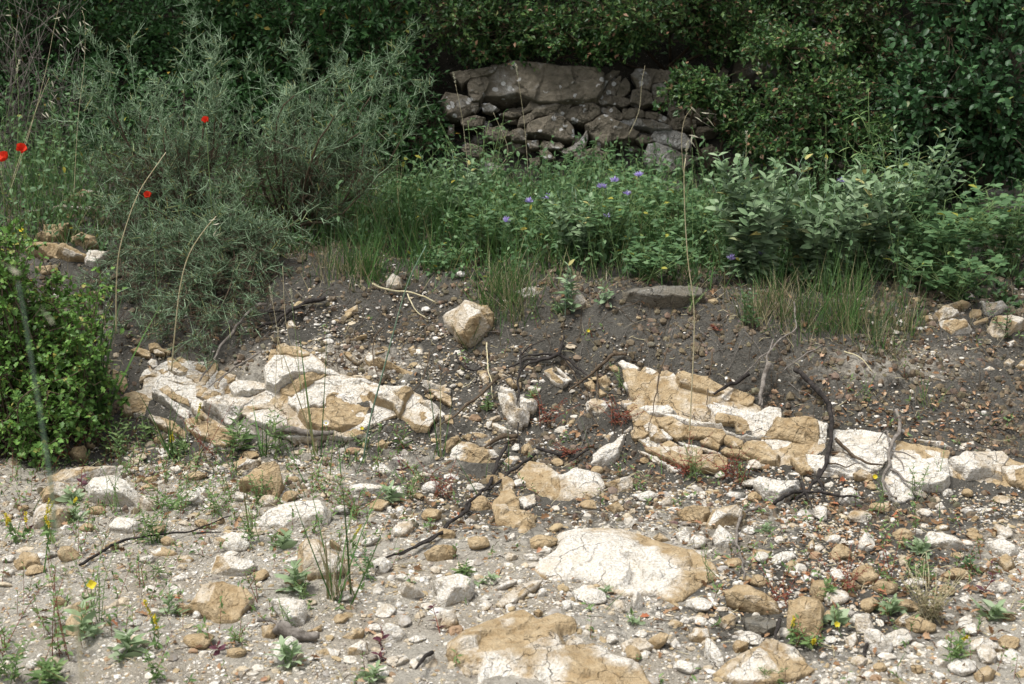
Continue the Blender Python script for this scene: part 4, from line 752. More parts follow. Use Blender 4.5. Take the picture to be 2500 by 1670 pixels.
def dens(u, v, pts, base):
    r = np.full(len(u), base)
    for cu, cv, ru, rv, w in pts: r = r + w * np.exp(-((u - cu) / ru) ** 2 - ((v - cv) / rv) ** 2)
    return np.clip(r, 0, 1)
def scatter(rng, n, y0, y1, x=3.4):
    y = rng.uniform(y0, y1, n); X = rng.uniform(-x, x, n); P = np.stack([X, y, zt(X, y)], -1); u, v = proj(P)
    m = (u > -260) & (u < 2760) & (v < 1900); return P[m], u[m], v[m]
def gravel():
    rng = np.random.default_rng(5); mb = MB()
    pal = np.array([(.80, .78, .73), (.70, .66, .58), (.55, .47, .35), (.44, .34, .20), (.42, .40, .37), (.24, .22, .20), (.37, .24, .15)])
    for (n, lvl, s0, s1, y0, y1, kind) in [(170000, 0, .0022, .0055, 2.7, 6.1, 'fine'), (26000, 1, .005, .011, 2.7, 6.3, 'mid'), (9000, 2, .008, .019, 2.7, 5.9, 'big')]:
        P, u, v = scatter(rng, n, y0, y1)
        ty = np.interp(P[:, 0], _cx, _ty); bank = sm(0, .3, P[:, 1] - ty)
        d = (.85 if kind == 'fine' else .62) * (1 - bank) + bank * dens(u, v, [(900, 820, 230, 130, .75), (650, 900, 250, 120, .4), (1180, 980, 120, 110, .4), (1450, 1050, 200, 100, .25), (2400, 830, 300, 120, .25), (1700, 1040, 300, 120, .3), (2250, 1000, 300, 120, .10)], .035)
        lf = sm(1000, 500, u) * sm(1180, 1350, v); d = d * (1 - .8 * lf * (kind != 'fine')) * (.55 if kind == 'big' else 1) * ((.4 if kind == 'fine' else .15) + 1.6 * sm(.36, .68, fbm(P * np.array([3.2, 3.2, 0]), 4, 71)))
        d = np.where(v > 1150, np.maximum(d, .16), d)
        keep = (rng.random(len(P)) < d) & ~(covered(u, v, .97) & (rng.random(len(P)) < (.985 if kind != 'big' else 1)))
        P = P[keep]; u = u[keep]; v = v[keep]; m = len(P)
        s = s0 + (s1 - s0) * rng.random(m) ** 1.8; V0, T0 = ico(lvl); nv = len(V0)
        dims = np.stack([s * rng.uniform(.9, 1.7, m), s * rng.uniform(.8, 1.15, m), s * rng.uniform(.4, .85, m)], -1)
        var = [ball(rng, (1, 1, 1), lvl, 6, .2)[0] for _ in range(24)] if lvl else [V0 * (1 + .5 * (rng.random((12, 1)) - .5)) for _ in range(24)]
        var = np.array(var)[rng.integers(0, 24, m)] * dims[:, None]
        a = rng.random(m) * 6.28; c, sn = np.cos(a)[:, None], np.sin(a)[:, None]; tl = rng.normal(size=m) * .3; ct, st_ = np.cos(tl)[:, None], np.sin(tl)[:, None]
        x, y, z = var[..., 0], var[..., 1], var[..., 2]; y, z = y * ct - z * st_, y * st_ + z * ct
        Vv = np.stack([x * c - y * sn, x * sn + y * c, z], -1) + P[:, None] + np.array([0, 0, 1.]) * (dims[:, 2] * rng.uniform(-.35, .45, m))[:, None, None]
        w = np.array([.20, .26, .20, .14, .12, .04, .04]) if kind == 'fine' else np.array([.13, .25, .24, .18, .11, .05, .04]); k = rng.choice(7, m, p=w); C = pal[k] * rng.uniform(.75, 1.08, (m, 1)); C = np.clip(C, 0, .86)
        mb.add(Vv.reshape(-1, 3), (np.arange(m)[:, None, None] * nv + T0[None]).reshape(-1, 3), np.repeat(C, nv, 0))
    o = mb.build('gravel', M['pebble'], attr='col', origin=(0, 0, 0), smooth=False); tag(o, 'white and tan limestone gravel strewn over the ground and the bank', 'gravel', kind='stuff')
gravel()
def clods():
    rng = np.random.default_rng(15); P, u, v = scatter(rng, 90000, 4.2, 6.4); e = P[:, 1] - np.interp(P[:, 0], _cx, _ty)
    k = (rng.random(len(P)) < np.maximum(.75 * sm(.1, .3, e), dens(u, v, [(1500, 1130, 260, 90, .5), (1150, 1230, 230, 90, .4), (2150, 1330, 420, 150, .5)], .05)) * (.3 + 1.2 * sm(.35, .7, fbm(P * 5, 3, 8)))) & ~covered(u, v); P = P[k]; m = len(P)
    s = .0022 + .013 * rng.random(m) ** 3.2; V0, T0 = ico(0); var = V0[None] * (1 + .7 * (rng.random((m, 12, 1)) - .5)) * s[:, None, None] * rng.uniform(.7, 1.3, (m, 1, 3)) + P[:, None]
    C = np.array([(.075, .062, .046)]) * rng.uniform(.6, 2.3, (m, 1)) * (1 + .08 * rng.normal(size=(m, 3)))
    o = mk('soil_clods', var.reshape(-1, 3), (np.arange(m)[:, None, None] * 12 + T0[None]).reshape(-1, 3), M['pebble'], origin=(0, 0, 0), smooth=False, attrs={'col': np.clip(np.repeat(C, 12, 0), 0, 1)}); tag(o, 'crumbs of dark brown soil on the bank', 'soil', kind='stuff')
clods()
def litter():
    rng = np.random.default_rng(8); P, u, v = scatter(rng, 42000, 2.8, 6.4)
    d = dens(u, v, [(1430, 1060, 110, 90, .75), (1500, 1150, 140, 50, .5), (2200, 1030, 330, 60, .75), (2050, 960, 90, 50, .5), (2150, 1350, 430, 150, .5), (1950, 1450, 350, 120, .35), (1350, 1250, 350, 60, .2), (450, 1180, 300, 50, .25), (2250, 860, 250, 40, .25), (1750, 730, 150, 20, .35), (1150, 1270, 200, 70, .25), (1900, 1180, 150, 40, .4), (1250, 720, 200, 30, .15), (1850, 1010, 60, 30, .5), (2400, 1120, 150, 40, .3), (700, 1230, 120, 60, .12), (2300, 790, 150, 40, .3), (2380, 1560, 150, 90, .25)], .035)
    k = (rng.random(len(P)) < d * 1.25) & ~(covered(u, v) & (rng.random(len(P)) < .85)); P = P[k]; m = len(P); L = rng.uniform(.012, .034, m)
    D = rdir(rng, m); D[:, 2] *= .35; N = np.array([0, 0, 1.]) + rng.normal(size=(m, 3)) * .45
    V, T = leaves(P + np.array([0, 0, .004]) + np.abs(rng.normal(size=(m, 1))) * [[0, 0, .006]], D, N, L, L * rng.uniform(.4, .65, m), 'lobe', .55, rng.uniform(-.4, .5))
    tag(mk('leaf_litter', V, T, M['litter'], origin=(0, 0, 0)), 'dry brown and orange leaves strewn over the soil', 'leaf litter', kind='stuff')
    P, u, v = scatter(rng, 42000, 2.8, 6.3); k = (rng.random(len(P)) < dens(u, v, [(1500, 800, 1200, 90, .30), (1900, 1000, 700, 130, .22), (2100, 1350, 500, 160, .3), (1300, 1200, 300, 120, .3), (450, 1130, 300, 60, .5), (400, 880, 150, 70, .5), (200, 1200, 300, 100, .3)], .07)); P = P[k]; m = len(P)
    D = rdir(rng, m); D[:, 2] = np.abs(D[:, 2]) * .25; L = rng.uniform(.02, .10, m) * rng.random(m) ** .5
    mid = P + D * L[:, None] * .5 + rng.normal(size=(m, 3)) * .004 + [0, 0, .006]; e = mid + nrm(D + rng.normal(size=(m, 3)) * .3) * L[:, None] * .5; r = rng.uniform(.0006, .0015, m)
    g = rng.random(m); dark = g < .55
    for nm, sel, mt, lb in (('twig_debris', dark, 'brown', 'fine dark twigs and rootlets strewn over the soil'), ('straw_debris', ~dark, 'straw', 'fine pale straw and dry stalks strewn over the soil')):
        mb = MB(); mb.add(*segs(P[sel] + [0, 0, .003], mid[sel], r[sel], r[sel])); mb.add(*segs(mid[sel], e[sel], r[sel], r[sel] * .4)); tag(mb.build(nm, M[mt], origin=(0, 0, 0)), lb, 'debris', kind='stuff')
litter()
def fine_roots():
    rng = np.random.default_rng(19)
    for nm, mt, n, lb in (('fine_roots', 'brown', 230, 'fine dark roots hanging and lying on the bank soil'), ('dead_stalks', 'stick', 80, 'thin pale dead stalks lying on the bank')):
        mb = MB(); u = rng.uniform(650, 2480, n); v = rng.uniform(680, 1060, n); P = G(u, v)
        for p in P:
            L = rng.uniform(.05, .24); a = rng.normal() * .9; q = [p]; h = a
            for i in range(7): h += rng.normal() * .16; q.append(q[-1] + np.array([sin(h), -cos(h), 0]) * L / 7)
            q = np.array(q); q[:, 2] = zt(q[:, 0], q[:, 1]) + .008 + .012 * rng.random(8); mb.add(*tube(spline(q, 12), np.linspace(1, .4, 12) * rng.uniform(.0008, .0017), 4))
        tag(mb.build(nm, M[mt], origin=(0, 5.3, .3)), lb, 'roots', kind='stuff')
fine_roots()

# ------------------------------------------------------------------ roots, sticks and branches lying on the bank
def stick(name, label, cat, mat, paths, r, lift=.012, group=None):
    mb = MB(); rng = np.random.default_rng(len(label)); first = None
    for i, q in enumerate(paths):
        s = q if isinstance(q, str) else q[0]; rr = r if isinstance(q, str) else q[1]
        p = px(s); p = spline(p, max(8, int(len(p) * 5))); P = G(p[:, 0], p[:, 1]); 
        for _ in range(3): P[1:-1] = (P[:-2] + P[1:-1] * 2 + P[2:]) / 4
        P[:, 2] = np.maximum(P[:, 2], zt(P[:, 0], P[:, 1])) ; nn = np.array([0, -.6, .8]); P = P + nn * (lift + rr * .7 + (.030 if 'white bed' in label or 'ledge' in label or 'outcrop' in label or 'slab' in label else .008))
        P = P + (np.stack([vn(P * 30, 1), vn(P * 30, 2), vn(P * 30, 3)], -1) - .5) * (rr * .9 + .006) + (np.stack([vn(P * 11, 5), vn(P * 11, 6), vn(P * 11, 7)], -1) - .5) * .016
        k = np.linspace(0, 1, len(P)); mb.add(*tube(P, rr * (1 - .55 * k ** 1.5) * (.85 + .3 * vn(P * 45, 4)), 7, .12, rng))
        if first is None: first = P[len(P) // 2]
    return tag(mb.build(name, M[mat], origin=first), label, cat, group)
stick('root', 'thick black forked root snaking down over the white ledges', 'root', 'root', [('F 790,1030 830,1060 880,1110 960,1180 1020,1280 1040,1370 1020,1440 1025,1530 1010,1600 975,1690 960,1740 880,1820 840,1845 800,1870 790,1900', .0095), ('I 955,180 950,230 975,280 965,325', .007), ('I 835,275 850,340 870,390 890,430', .006), ('I 660,410 690,370 760,335 860,320 1000,345 1130,345 1240,375', .0065)], .012, .012)
stick('root', 'grey-black root crossing the right white bed, with thin side rootlets', 'root', 'stick', [('F 1450,1290 1470,1340 1475,1420 1455,1500', .007), ('e 1750,480 1760,660 1700,830 1650,920 1620,1050 1580,1130 1560,1250 1580,1370 1650,1450 1740,1500', .0065), ('e 1630,1110 1720,1140 1850,1240 1950,1300', .005), ('e 1660,900 1590,840', .003), ('e 1700,900 1830,915 1970,970', .003), ('e 1700,930 1790,1010 1810,1095', .0035), ('e 1690,820 1630,700 1600,640 1480,770', .0035)], .008, .01)
stick('root', 'dark root in the crack below the biggest white bed', 'root', 'brown', [('e 960,720 1040,800 1120,880 1200,960 1300,1000 1420,1040 1540,1050', .006), ('e 880,900 1050,890 1180,960', .003), ('e 850,1050 1000,1045 1100,1075 1260,1030', .003)], .005, .008)
stick('root', 'curved grey root hanging beside the leaning white wedge stone', 'root', 'stick', ['I 560,410 500,425 450,460 410,520 400,610 425,690 445,760 460,890'], .0055, .012)
stick('stem', 'thin straight black upright stem in front of the limestone knob', 'stem', 'root', ['c 885,120 880,250 865,400 855,600 860,800 870,1000 880,1250 885,1420', ('c 750,410 800,500 850,560', .002)], .0042, .02)
stick('stick', 'straight brown stick slanting down from the knob to the outcrop foot', 'stick', 'brown', ['E 1070,1090 900,1250 690,1420'], .006, .02)
stick('stick', 'straight dark stick slanting across the soil above the ochre faceted stones', 'stick', 'brown', ['c 2220,150 2100,170 1900,310 1700,440 1480,630'], .0065, .02)
stick('root', 'cluster of black roots spreading from the middle of the dark bank', 'root', 'root', ['E 1500,920 1400,940 1300,975 1200,1020', ('E 1480,910 1400,930 1250,950 1140,1000', .006), ('E 1490,920 1510,840 1515,780', .007), ('E 1500,910 1400,905 1260,920 1210,945', .005), ('E 1490,920 1560,950 1640,1010 1700,1060', .006), ('E 1210,920 1290,860 1400,800', .003), ('E 1520,930 1620,1040 1680,1140', .003)], .007, .02)
stick('branch', 'long dark fallen branch running down the gravel from the black stem foot', 'branch', 'root', [('H 1130,-5 1100,70 1060,140 1020,240 960,310 780,500 650,610 480,690 330,760 270,820', .0065), ('H 1310,50 1200,140 1060,250 970,320', .006), ('H 1090,90 1030,90', .005), ('H 700,580 560,640 420,740', .005), ('H 900,400 700,560', .006)], .010, .014)
stick('branch', 'thick black curved root at the foot of the thorny shrub', 'root', 'root', [('D 2185,525 2130,530 2050,560 1960,590 1860,660 1720,735', .010), ('D 1930,600 1850,600 1760,620', .005)], .012, .012)
stick('stick', 'long bent grey stick hanging over the ochre blocks of the outcrop', 'stick', 'stick', [('D 1800,595 1720,625 1650,690 1570,800 1480,920 1440,1010 1370,1070 1360,1120', .0065), ('a 2050,440 1900,520 1750,620 1600,720 1500,830 1490,880', .004), ('a 1600,720 1450,830 1350,930', .003)], .005, .03)
stick('twig', 'pale bleached forked twig on the dark soil below the grass', 'twig', 'straw', [('E 240,425 330,455 460,465 560,500 660,545', .0042), ('E 470,480 500,570 600,650', .003)], .004, .012)
stick('root', 'thin curved black root across the pale gravel at left', 'root', 'root', ['G 540,790 680,710 840,620 950,612 1150,590 1300,560 1420,510 1560,470', ('G 1300,575 1500,570', .003)], .0045, .008)
stick('driftwood', 'short weathered grey piece of wood below the white-topped ochre boulder', 'wood', 'stick', [('G 1870,1215 1950,1235 2050,1250 2140,1270', .020), ('G 1750,1150 1850,1165 1900,1210', .006)], .018, .012)
stick('log', 'grey weathered log lying along the foot of the outcrop', 'log', 'stick', [('b 150,1440 280,1420 420,1430 560,1460 700,1450 870,1430', .016)], .016, .012)
stick('root', 'hooked thin black root on the soil left of the flat grey bank stone', 'root', 'root', ['E 780,885 790,920 850,985 920,1003 985,978'], .0045, .012)
stick('stick', 'long pale dry stalk slanting over the top ledge', 'stick', 'stick', [('F 780,575 790,760 760,790 700,830 560,950 430,1090', .0034), ('F 960,860 800,975 700,1060', .0026)], .004, .02)
stick('stick', 'charred black stick end on the top ledge', 'stick', 'root', [('F 490,1060 430,1090 340,1140 250,1192', .0085)], .008, .02)
stick('stump', 'frayed grey stem base rooted on the top white bed', 'stump', 'stick', [('F 610,1005 590,1080 555,1160 525,1275', .010), ('F 605,1000 600,930 640,830', .004), ('F 570,1120 545,1200 545,1280', .007)], .009, .02)
stick('root', 'gnarled dark root end beneath the leafy bush', 'root', 'stick', ['D 625,580 575,600 545,650 490,695'], .014, .04)
stick('twig', 'short dark twig on the gravel beside the smooth ochre slab', 'twig', 'root', ['H 640,1395 590,1450 530,1530'], .0055, .008)
stick('twig', 'short black twig standing on the triangular tan slab', 'twig', 'root', ['I 690,1200 660,1260 645,1330'], .006, .01)
stick('twig', 'short dark peg-like twig below the small grey leaning stone', 'twig', 'root', ['I 1305,1305 1285,1350 1275,1400'], .005, .01)
stick('twig', 'flat dark decayed twig above the big white-shouldered rock', 'twig', 'brown', [('c 860,1150 700,1170 560,1220 420,1300', .010), ('c 840,1200 640,1280', .004)], .009, .01)
stick('twig', 'horizontal black twig by the small white stone below the litter', 'twig', 'root', ['c 1060,1320 1150,1340 1240,1370 1450,1370 1680,1360', ('c 1770,1345 1640,1430 1500,1520', .005)], .006, .012)
for s, l in [('d 920,150 860,310 800,560 740,900 670,1120', 'tall thin dark stem crossing all the left ledges'), ('d 1490,170 1490,350 1430,560 1440,760 1460,900', 'crooked thin dark stem over the first ledges'), ('E 620,880 600,1000 540,1110 490,1160', 'thin drooping dark root left of the flat grey bank stone'), ('E 990,820 1010,960 1030,1080 1040,1190', 'thin pale drooping root above the brown slanting stick'),
             ('E 1730,950 1740,1100 1745,1280', 'thin dark stem in front of the cream flat boulder'), ('E 1460,870 1530,930 1600,1060 1740,1380', 'thin grey rootlet dropping from the black root cluster'), ('F 1130,870 1230,920 1310,1015', 'thin straw lying on the grey soil at right'), ('b 1500,110 1400,200 1360,330 1380,600 1410,720', 'thin dark rootlet over the tan rock ledge')]:
    stick('rootlet', l, 'rootlet', 'brown' if 'pale' not in l and 'straw' not in l else 'straw', [s], .0028, .016)

# ------------------------------------------------------------------ leafy shrubs: branches and foliage
def shrub(name, label, cat, base, blobs, mat, L, wf, kind='rh', per=9, shoot=.09, rng=None, group=None, bark='brown', up=.35, twigs=True, shell=.33, br=.010, stray=.12):
    """blobs: (centre, radii, number of shoots)"""
    rng = np.random.default_rng(rng or len(label) * 7); t = thing(name, base, label, cat, group); fo = MB(); bm = MB(); base = np.asarray(base, float)
    for c, r, n in blobs:
        c = np.asarray(c, float); r = np.asarray(r, float)
        mid = base + (c - base) * .55 + rng.normal(size=3) * np.array([.06, .05, .03]); pts = spline([base + rng.normal(size=3) * [.03, .03, 0], mid, c], 8)
        bm.add(*tube(pts, br * np.linspace(1, .5, 8), 5))
        # clumps first, so that the crown has gaps and lit heads
        nc = max(3, int(n / 20)); cd = rdir(rng, nc); cd[:, 1] -= .25; cd = nrm(cd); cp = c + cd * r * (rng.random((nc, 1)) ** shell)
        bm.add(*segs(np.repeat(c[None], nc, 0) + rng.normal(size=(nc, 3)) * r * .12, cp, br * .42, br * .15))
        k = rng.integers(0, nc, n); off = rng.normal(size=(n, 3)) * np.minimum(r, .16) * .36 * np.where(rng.random((n, 1)) < stray, 2.3, 1); sp = cp[k] + off
        sd = nrm(nrm((sp - c) / r) * .55 + np.array([0, -.1, up]) + rng.normal(size=(n, 3)) * .45); ln = shoot * rng.uniform(.5, 1.3, n)
        if twigs: bm.add(*segs(cp[k] + (sp - cp[k]) * .2, sp + sd * ln[:, None], .0013, .0006))
        for j in range(per):
            f = (j + .3) / per; P = sp + sd * (ln * f)[:, None]; out = rdir(rng, n); D = nrm(sd * (.35 + .5 * f) + out * .9 + np.array([0, 0, .05]))
            N = nrm(np.array([0, -.25, 1.]) + rng.normal(size=(n, 3)) * .55); l = L * rng.uniform(.6, 1.15, n); fo.add(*leaves(P, D, N, l, l * wf, kind, .3, .15))
    bm.build('branches', M[bark], t); fo.build('foliage', M[mat], t, smooth=kind == 'oval'); return t
def bl(u, v, Y, ru, rv, rd, n):
    s = Y / F_PX; ru = max(ru - 38, 24); rv = max(rv - 38, 20); return (W(u, v, Y), (ru * s, rd, rv * s), n)
def on(u, v): return g1(u, v)
def gb(x, y): return np.array([x, y, float(zt(x, y)) - .02])
def base_of(u, Y): return gb(float((u - CU) / F_PX * Y), Y)

# background, row behind the wall
shrub('bramble_bush', 'dark bramble bush behind the thorny shrub, at the far left of the wood edge', 'bush', base_of(260, 8.3), [bl(180, 60, 8.2, 190, 150, .4, 420), bl(330, 150, 8.0, 170, 150, .4, 420), bl(300, 330, 7.8, 200, 110, .35, 260), bl(330, -160, 8.4, 300, 150, .5, 300)], 'bramble', .042, .5, per=7)
shrub('bramble_bush', 'bright green bramble bush behind the tips of the thorny shrub', 'bush', base_of(700, 8.1), [bl(560, 70, 8.1, 160, 130, .4, 420), bl(760, 90, 7.9, 170, 130, .4, 520), bl(900, 60, 7.9, 130, 120, .4, 420), bl(700, -150, 8.3, 350, 140, .5, 320), bl(640, 260, 7.8, 200, 110, .35, 300)], 'bramble', .048, .5, per=7)
shrub('bramble_bush', 'low green bramble filling the gap between thorny shrub and stone wall', 'bush', base_of(960, 7.6), [bl(930, 200, 7.6, 140, 110, .3, 420), bl(1010, 330, 7.35, 90, 110, .25, 300), bl(880, 330, 7.4, 140, 90, .3, 300)], 'bramble', .034, .5, per=7)
ok = dict(per=8, shoot=.075)
shrub('oak_scrub', 'evergreen oak scrub hanging over the biggest wall stone', 'shrub', base_of(1230, 8.0), [bl(1150, 50, 7.75, 130, 85, .3, 520), bl(1330, 75, 7.7, 130, 80, .3, 520), bl(1200, 130, 7.75, 110, 40, .2, 220), bl(1230, -150, 8.0, 300, 150, .5, 420), bl(1440, 120, 7.65, 70, 60, .2, 240)], 'oak', .030, .6, **ok)
shrub('oak_scrub', 'evergreen oak scrub with brown dead tips above the right half of the wall', 'shrub', base_of(1620, 8.0), [bl(1530, 40, 7.6, 130, 80, .3, 460), bl(1690, 20, 7.7, 130, 95, .3, 420), bl(1530, 110, 7.55, 70, 45, .15, 120), bl(1600, -170, 7.9, 320, 150, .5, 420), bl(1800, 90, 7.7, 110, 90, .3, 420)], 'oak', .030, .6, **ok)
shrub('oak_scrub', 'low oak clump growing out in front of the right end of the wall', 'shrub', base_of(1740, 7.2), [bl(1715, 222, 7.15, 95, 58, .16, 300), bl(1800, 290, 7.1, 70, 80, .16, 220), bl(1850, 340, 7.1, 70, 55, .14, 130)], 'oak', .030, .6, **ok)
shrub('oak_scrub', 'lit oak clump with pinkish dead leaves over the dark hollow', 'shrub', base_of(2000, 7.1), [bl(1975, 250, 7.0, 130, 85, .24, 820), bl(2070, 330, 6.95, 120, 70, .22, 420), bl(1930, 120, 7.2, 120, 60, .22, 460), bl(1900, 350, 7.0, 110, 50, .2, 240)], 'oak', .031, .6, **ok)
shrub('oak_scrub', 'dark oak scrub around the grey trunk at the top', 'shrub', base_of(2080, 7.9), [bl(2050, 30, 7.8, 130, 100, .35, 460), bl(2120, 150, 7.6, 110, 90, .3, 420), bl(2060, -170, 8.0, 280, 150, .5, 380), bl(1880, -30, 8.1, 120, 90, .3, 300)], 'oak', .031, .6, **ok)
shrub('evergreen_bush', 'big round-leaved evergreen bush filling the top right corner', 'bush', base_of(2380, 7.3), [bl(2380, 60, 7.0, 200, 150, .4, 640), bl(2330, 230, 6.9, 170, 130, .35, 620), bl(2440, 330, 6.8, 150, 120, .3, 460), bl(2250, 380, 7.0, 150, 80, .3, 360), bl(2400, -180, 7.2, 300, 160, .5, 380)], 'laurel', .040, .62, kind='oval', per=7, shoot=.11)
tr = thing('tree', base_of(1985, 8.4), 'slim grey tree trunk rising out of the oak scrub at the top', 'tree')
mb = MB(); P = spline([base_of(1968, 8.4), W(1974, 75, 8.35), W(1986, 0, 8.35), W(2000, -200, 8.3), W(1990, -480, 8.3)], 20); mb.add(*tube(P, np.linspace(.032, .016, 20), 8, .06, np.random.default_rng(1))); tk = mb.build('trunk', M['trunk'], tr)
mb = MB(); mb.add(*tube(spline([W(1936, 60, 8.38), W(1950, 20, 8.36), W(1985, -60, 8.33)], 10), np.linspace(.012, .016, 10), 6)); mb.build('branch', M['trunk'], tk)
# far wood: one mass nobody could count, rising behind everything and shading it
def wood():
    rng = np.random.default_rng(31); n = 120000; x = rng.uniform(-5.5, 5.5, n); y = rng.uniform(7.95, 10.8, n); h = rng.random(n) ** .8 * 2.6
    z = zt(x, y) + h; P = np.stack([x, y, z], -1); k = fbm(P * np.array([1.6, 1.6, 1.9]), 3, 4) > .42; P = P[k]; m = len(P)
    V, T = leaves(P, rdir(rng, m) + [0, 0, -.1], rng.normal(size=(m, 3)) * .6 + [0, -.2, 1], rng.uniform(.03, .06, m), rng.uniform(.018, .03, m), 'rh', .3, .15)
    tag(mk('woodland', V, T, M['bramble'], origin=(0, 9, 1)), 'dark dense evergreen wood behind the wall', 'wood', kind='stuff')
    n = 75000; x = rng.uniform(-4.5, 4.5, n); y = 7.0 + rng.random(n) * 2.8; z = 2.25 + (y - 7.2) * .35 + rng.random(n) * 1.5; P = np.stack([x, y, z], -1); k = fbm(P * 1.4, 3, 14) > .45; P = P[k]; m = len(P)  # canopy above the view, thickened to keep sky light off the back
    V, T = leaves(P, rdir(rng, m) + [0, 0, -.1], rng.normal(size=(m, 3)) * .5 + [0, -.2, 1], rng.uniform(.04, .08, m), rng.uniform(.025, .045, m), 'rh', .3, .15)
    tag(mk('shading_canopy', V, T, M['oak'], origin=(0, 8, 2)), 'unseen foliage above the wood edge, thickened to shade the wall', 'foliage', kind='stuff')
wood()
# leafy bush at the left edge: many separate arching shoots
def stem_bush(name, label, base, ends, foot, mat, L, wf, kind, rng, spots=15):
    t = thing(name, base, label, 'bush'); st, fo = MB(), MB(); base = np.asarray(base, float)
    for e in ends:
        b = base + rng.normal(size=3) * foot; b[2] = float(zt(b[0], b[1])); d = e - b; P = spline([b, b + d * .5 + rng.normal(size=3) * .06 + [0, 0, .08], e, e + nrm(d + rng.normal(size=3) * .25) * .06], 16); st.add(*tube(P, np.linspace(.0038, .0010, 16), 4))
        f = rng.uniform(.25, 1, spots) ** .8; k = np.minimum((f * 15).astype(int), 14); pp = P[k]; sd = nrm(nrm(P[k + 1] - P[k]) * .4 + rdir(rng, spots) + [0, -.15, .1]); ln = rng.uniform(.03, .11, spots) * (1.2 - .6 * f); st.add(*segs(pp, pp + sd * ln[:, None], .0013, .0007))
        for q in range(6):
            a = pp + sd * (ln * (q + .5) / 6)[:, None]; l = L * rng.uniform(.5, 1.15, spots); fo.add(*leaves(a, sd * .5 + rdir(rng, spots), np.array([0, -.3, 1.]) + rng.normal(size=(spots, 3)) * .5, l, l * wf, kind, .3, .2))
    st.build('branches', M['brown'], t); fo.build('foliage', M[mat], t)
rq = np.random.default_rng(9)
E_ = [W(u, v, Y + rq.normal() * .09) for (cu, cv, ru, rv, Y, n) in [(60, 880, 130, 110, 5.0, 24), (150, 790, 80, 90, 5.05, 18), (15, 640, 60, 100, 5.1, 16), (130, 990, 120, 90, 4.92, 20), (0, 545, 60, 60, 5.15, 8), (-70, 760, 100, 200, 5.0, 16), (60, 1060, 110, 55, 4.8, 16), (215, 900, 60, 110, 5.0, 14), (170, 720, 75, 55, 5.2, 14), (240, 780, 45, 60, 5.2, 7)] for u, v in zip(rq.normal(cu, ru * .62, n), rq.normal(cv, rv * .62, n))]
stem_bush('hawthorn_bush', 'bright green small-leaved bush at the left edge, in front of the rubble heap', on(70, 1095), E_, [.16, .06, 0], 'hawthorn', .026, .72, 'lobe', rq)

# ------------------------------------------------------------------ grey-green thorny shrub
def thorny(label, base, tips, rng, dens_=1.0, r0=.009, l2=(.05, .13), fromf=.3):
    t = thing('thorny_shrub', base, label, 'shrub', 'thorny shrubs on the bank'); wood_, green, th = MB(), MB(), MB(); base = np.asarray(base, float)
    A1 = []; B1 = []; D1 = []
    for tip in tips:
        tip = np.asarray(tip, float); L = np.linalg.norm(tip - base); mid = base + (tip - base) * .5 + rng.normal(size=3) * L * .09 + np.array([0, 0, L * .05]); P = spline([base + rng.normal(size=3) * .02, mid, tip], 18)
        P = P + (np.stack([vn(P * 14 + 7, k) for k in (1, 2, 3)], -1) - .5) * .03 * np.linspace(0, 1, 18)[:, None]; P[:, 2] = np.maximum(P[:, 2], zt(P[:, 0], P[:, 1]) + .03 + .10 * np.sin(np.linspace(0, pi, 18)))
        rr = r0 * np.linspace(1, .10, 18) ** 1.3 * (.5 + .5 * min(1, L / .7)); wood_.add(*tube(P[:13], rr[:13], 5)); green.add(*tube(P[12:], rr[12:], 4))
        n = int(13 * dens_ * max(.5, L / .6)); f = fromf + (1 - fromf) * rng.random(n); i = np.minimum((f * 17).astype(int), 16); a = P[i] + (P[i + 1] - P[i]) * ((f * 17) % 1)[:, None]
        d0 = nrm(P[i + 1] - P[i]); d = nrm(d0 * .75 + rdir(rng, n) * .85 + np.array([0, 0, .12])); ln = rng.uniform(.07, .22, n) * (1.15 - .75 * f)
        A1.append(a); B1.append(a + d * ln[:, None]); D1.append(d)
    A = np.concatenate(A1); B = np.concatenate(B1); D = np.concatenate(D1); n = len(A); md = (A + B) / 2 + rng.normal(size=(n, 3)) * .006
    green.add(*segs(A, md, .0020, .0017)); green.add(*segs(md, B, .0017, .0009))
    m = 4; k = np.repeat(np.arange(n), m); f = rng.uniform(.12, 1, n * m); a = A[k] + (B[k] - A[k]) * f[:, None]; d = nrm(D[k] * .7 + rdir(rng, n * m) * .8); ln = rng.uniform(l2[0] * .5, l2[1] * .55, n * m)
    b = a + d * ln[:, None]; green.add(*segs(a, b, .0015, .0008))
    q = 3; k = np.repeat(np.arange(n * m), q); f = rng.uniform(.1, 1, len(k)); s = a[k] + (b[k] - a[k]) * f[:, None]; d3 = nrm(d[k] * .55 + rdir(rng, len(k)) * .9 + np.array([0, 0, .1])); th.add(*spikes(s, s + d3 * rng.uniform(.020, .048, len(k))[:, None], .0010))
    k = np.repeat(np.arange(n), 6); f = rng.uniform(.1, 1.0, len(k)); s = A[k] + (B[k] - A[k]) * f[:, None]; d3 = nrm(D[k] * .5 + rdir(rng, len(k)) * .9); th.add(*spikes(s, s + d3 * rng.uniform(.024, .055, len(k))[:, None], .0011))
    dead = MB(); k = np.repeat(np.arange(n), 5); f = rng.uniform(.0, .7, len(k)); s = A[k] + (B[k] - A[k]) * f[:, None]; lowk = s[:, 2] < base[2] + .42 * (np.max(A[:, 2]) - base[2]); k = k[lowk]; s = s[lowk]; d3 = nrm(D[k] * .4 + rdir(rng, len(k))); dead.add(*segs(s, s + d3 * rng.uniform(.03, .11, len(k))[:, None], .0014, .0006)); dead.build('dead_twigs', M['brown'], t)  # dead brown twigs, set low only, also stand for shade at the foot
    wood_.build('stem', M['brown'], t); gt = green.build('twigs', M['spine'], t); th.build('thorns', M['spine'], gt)
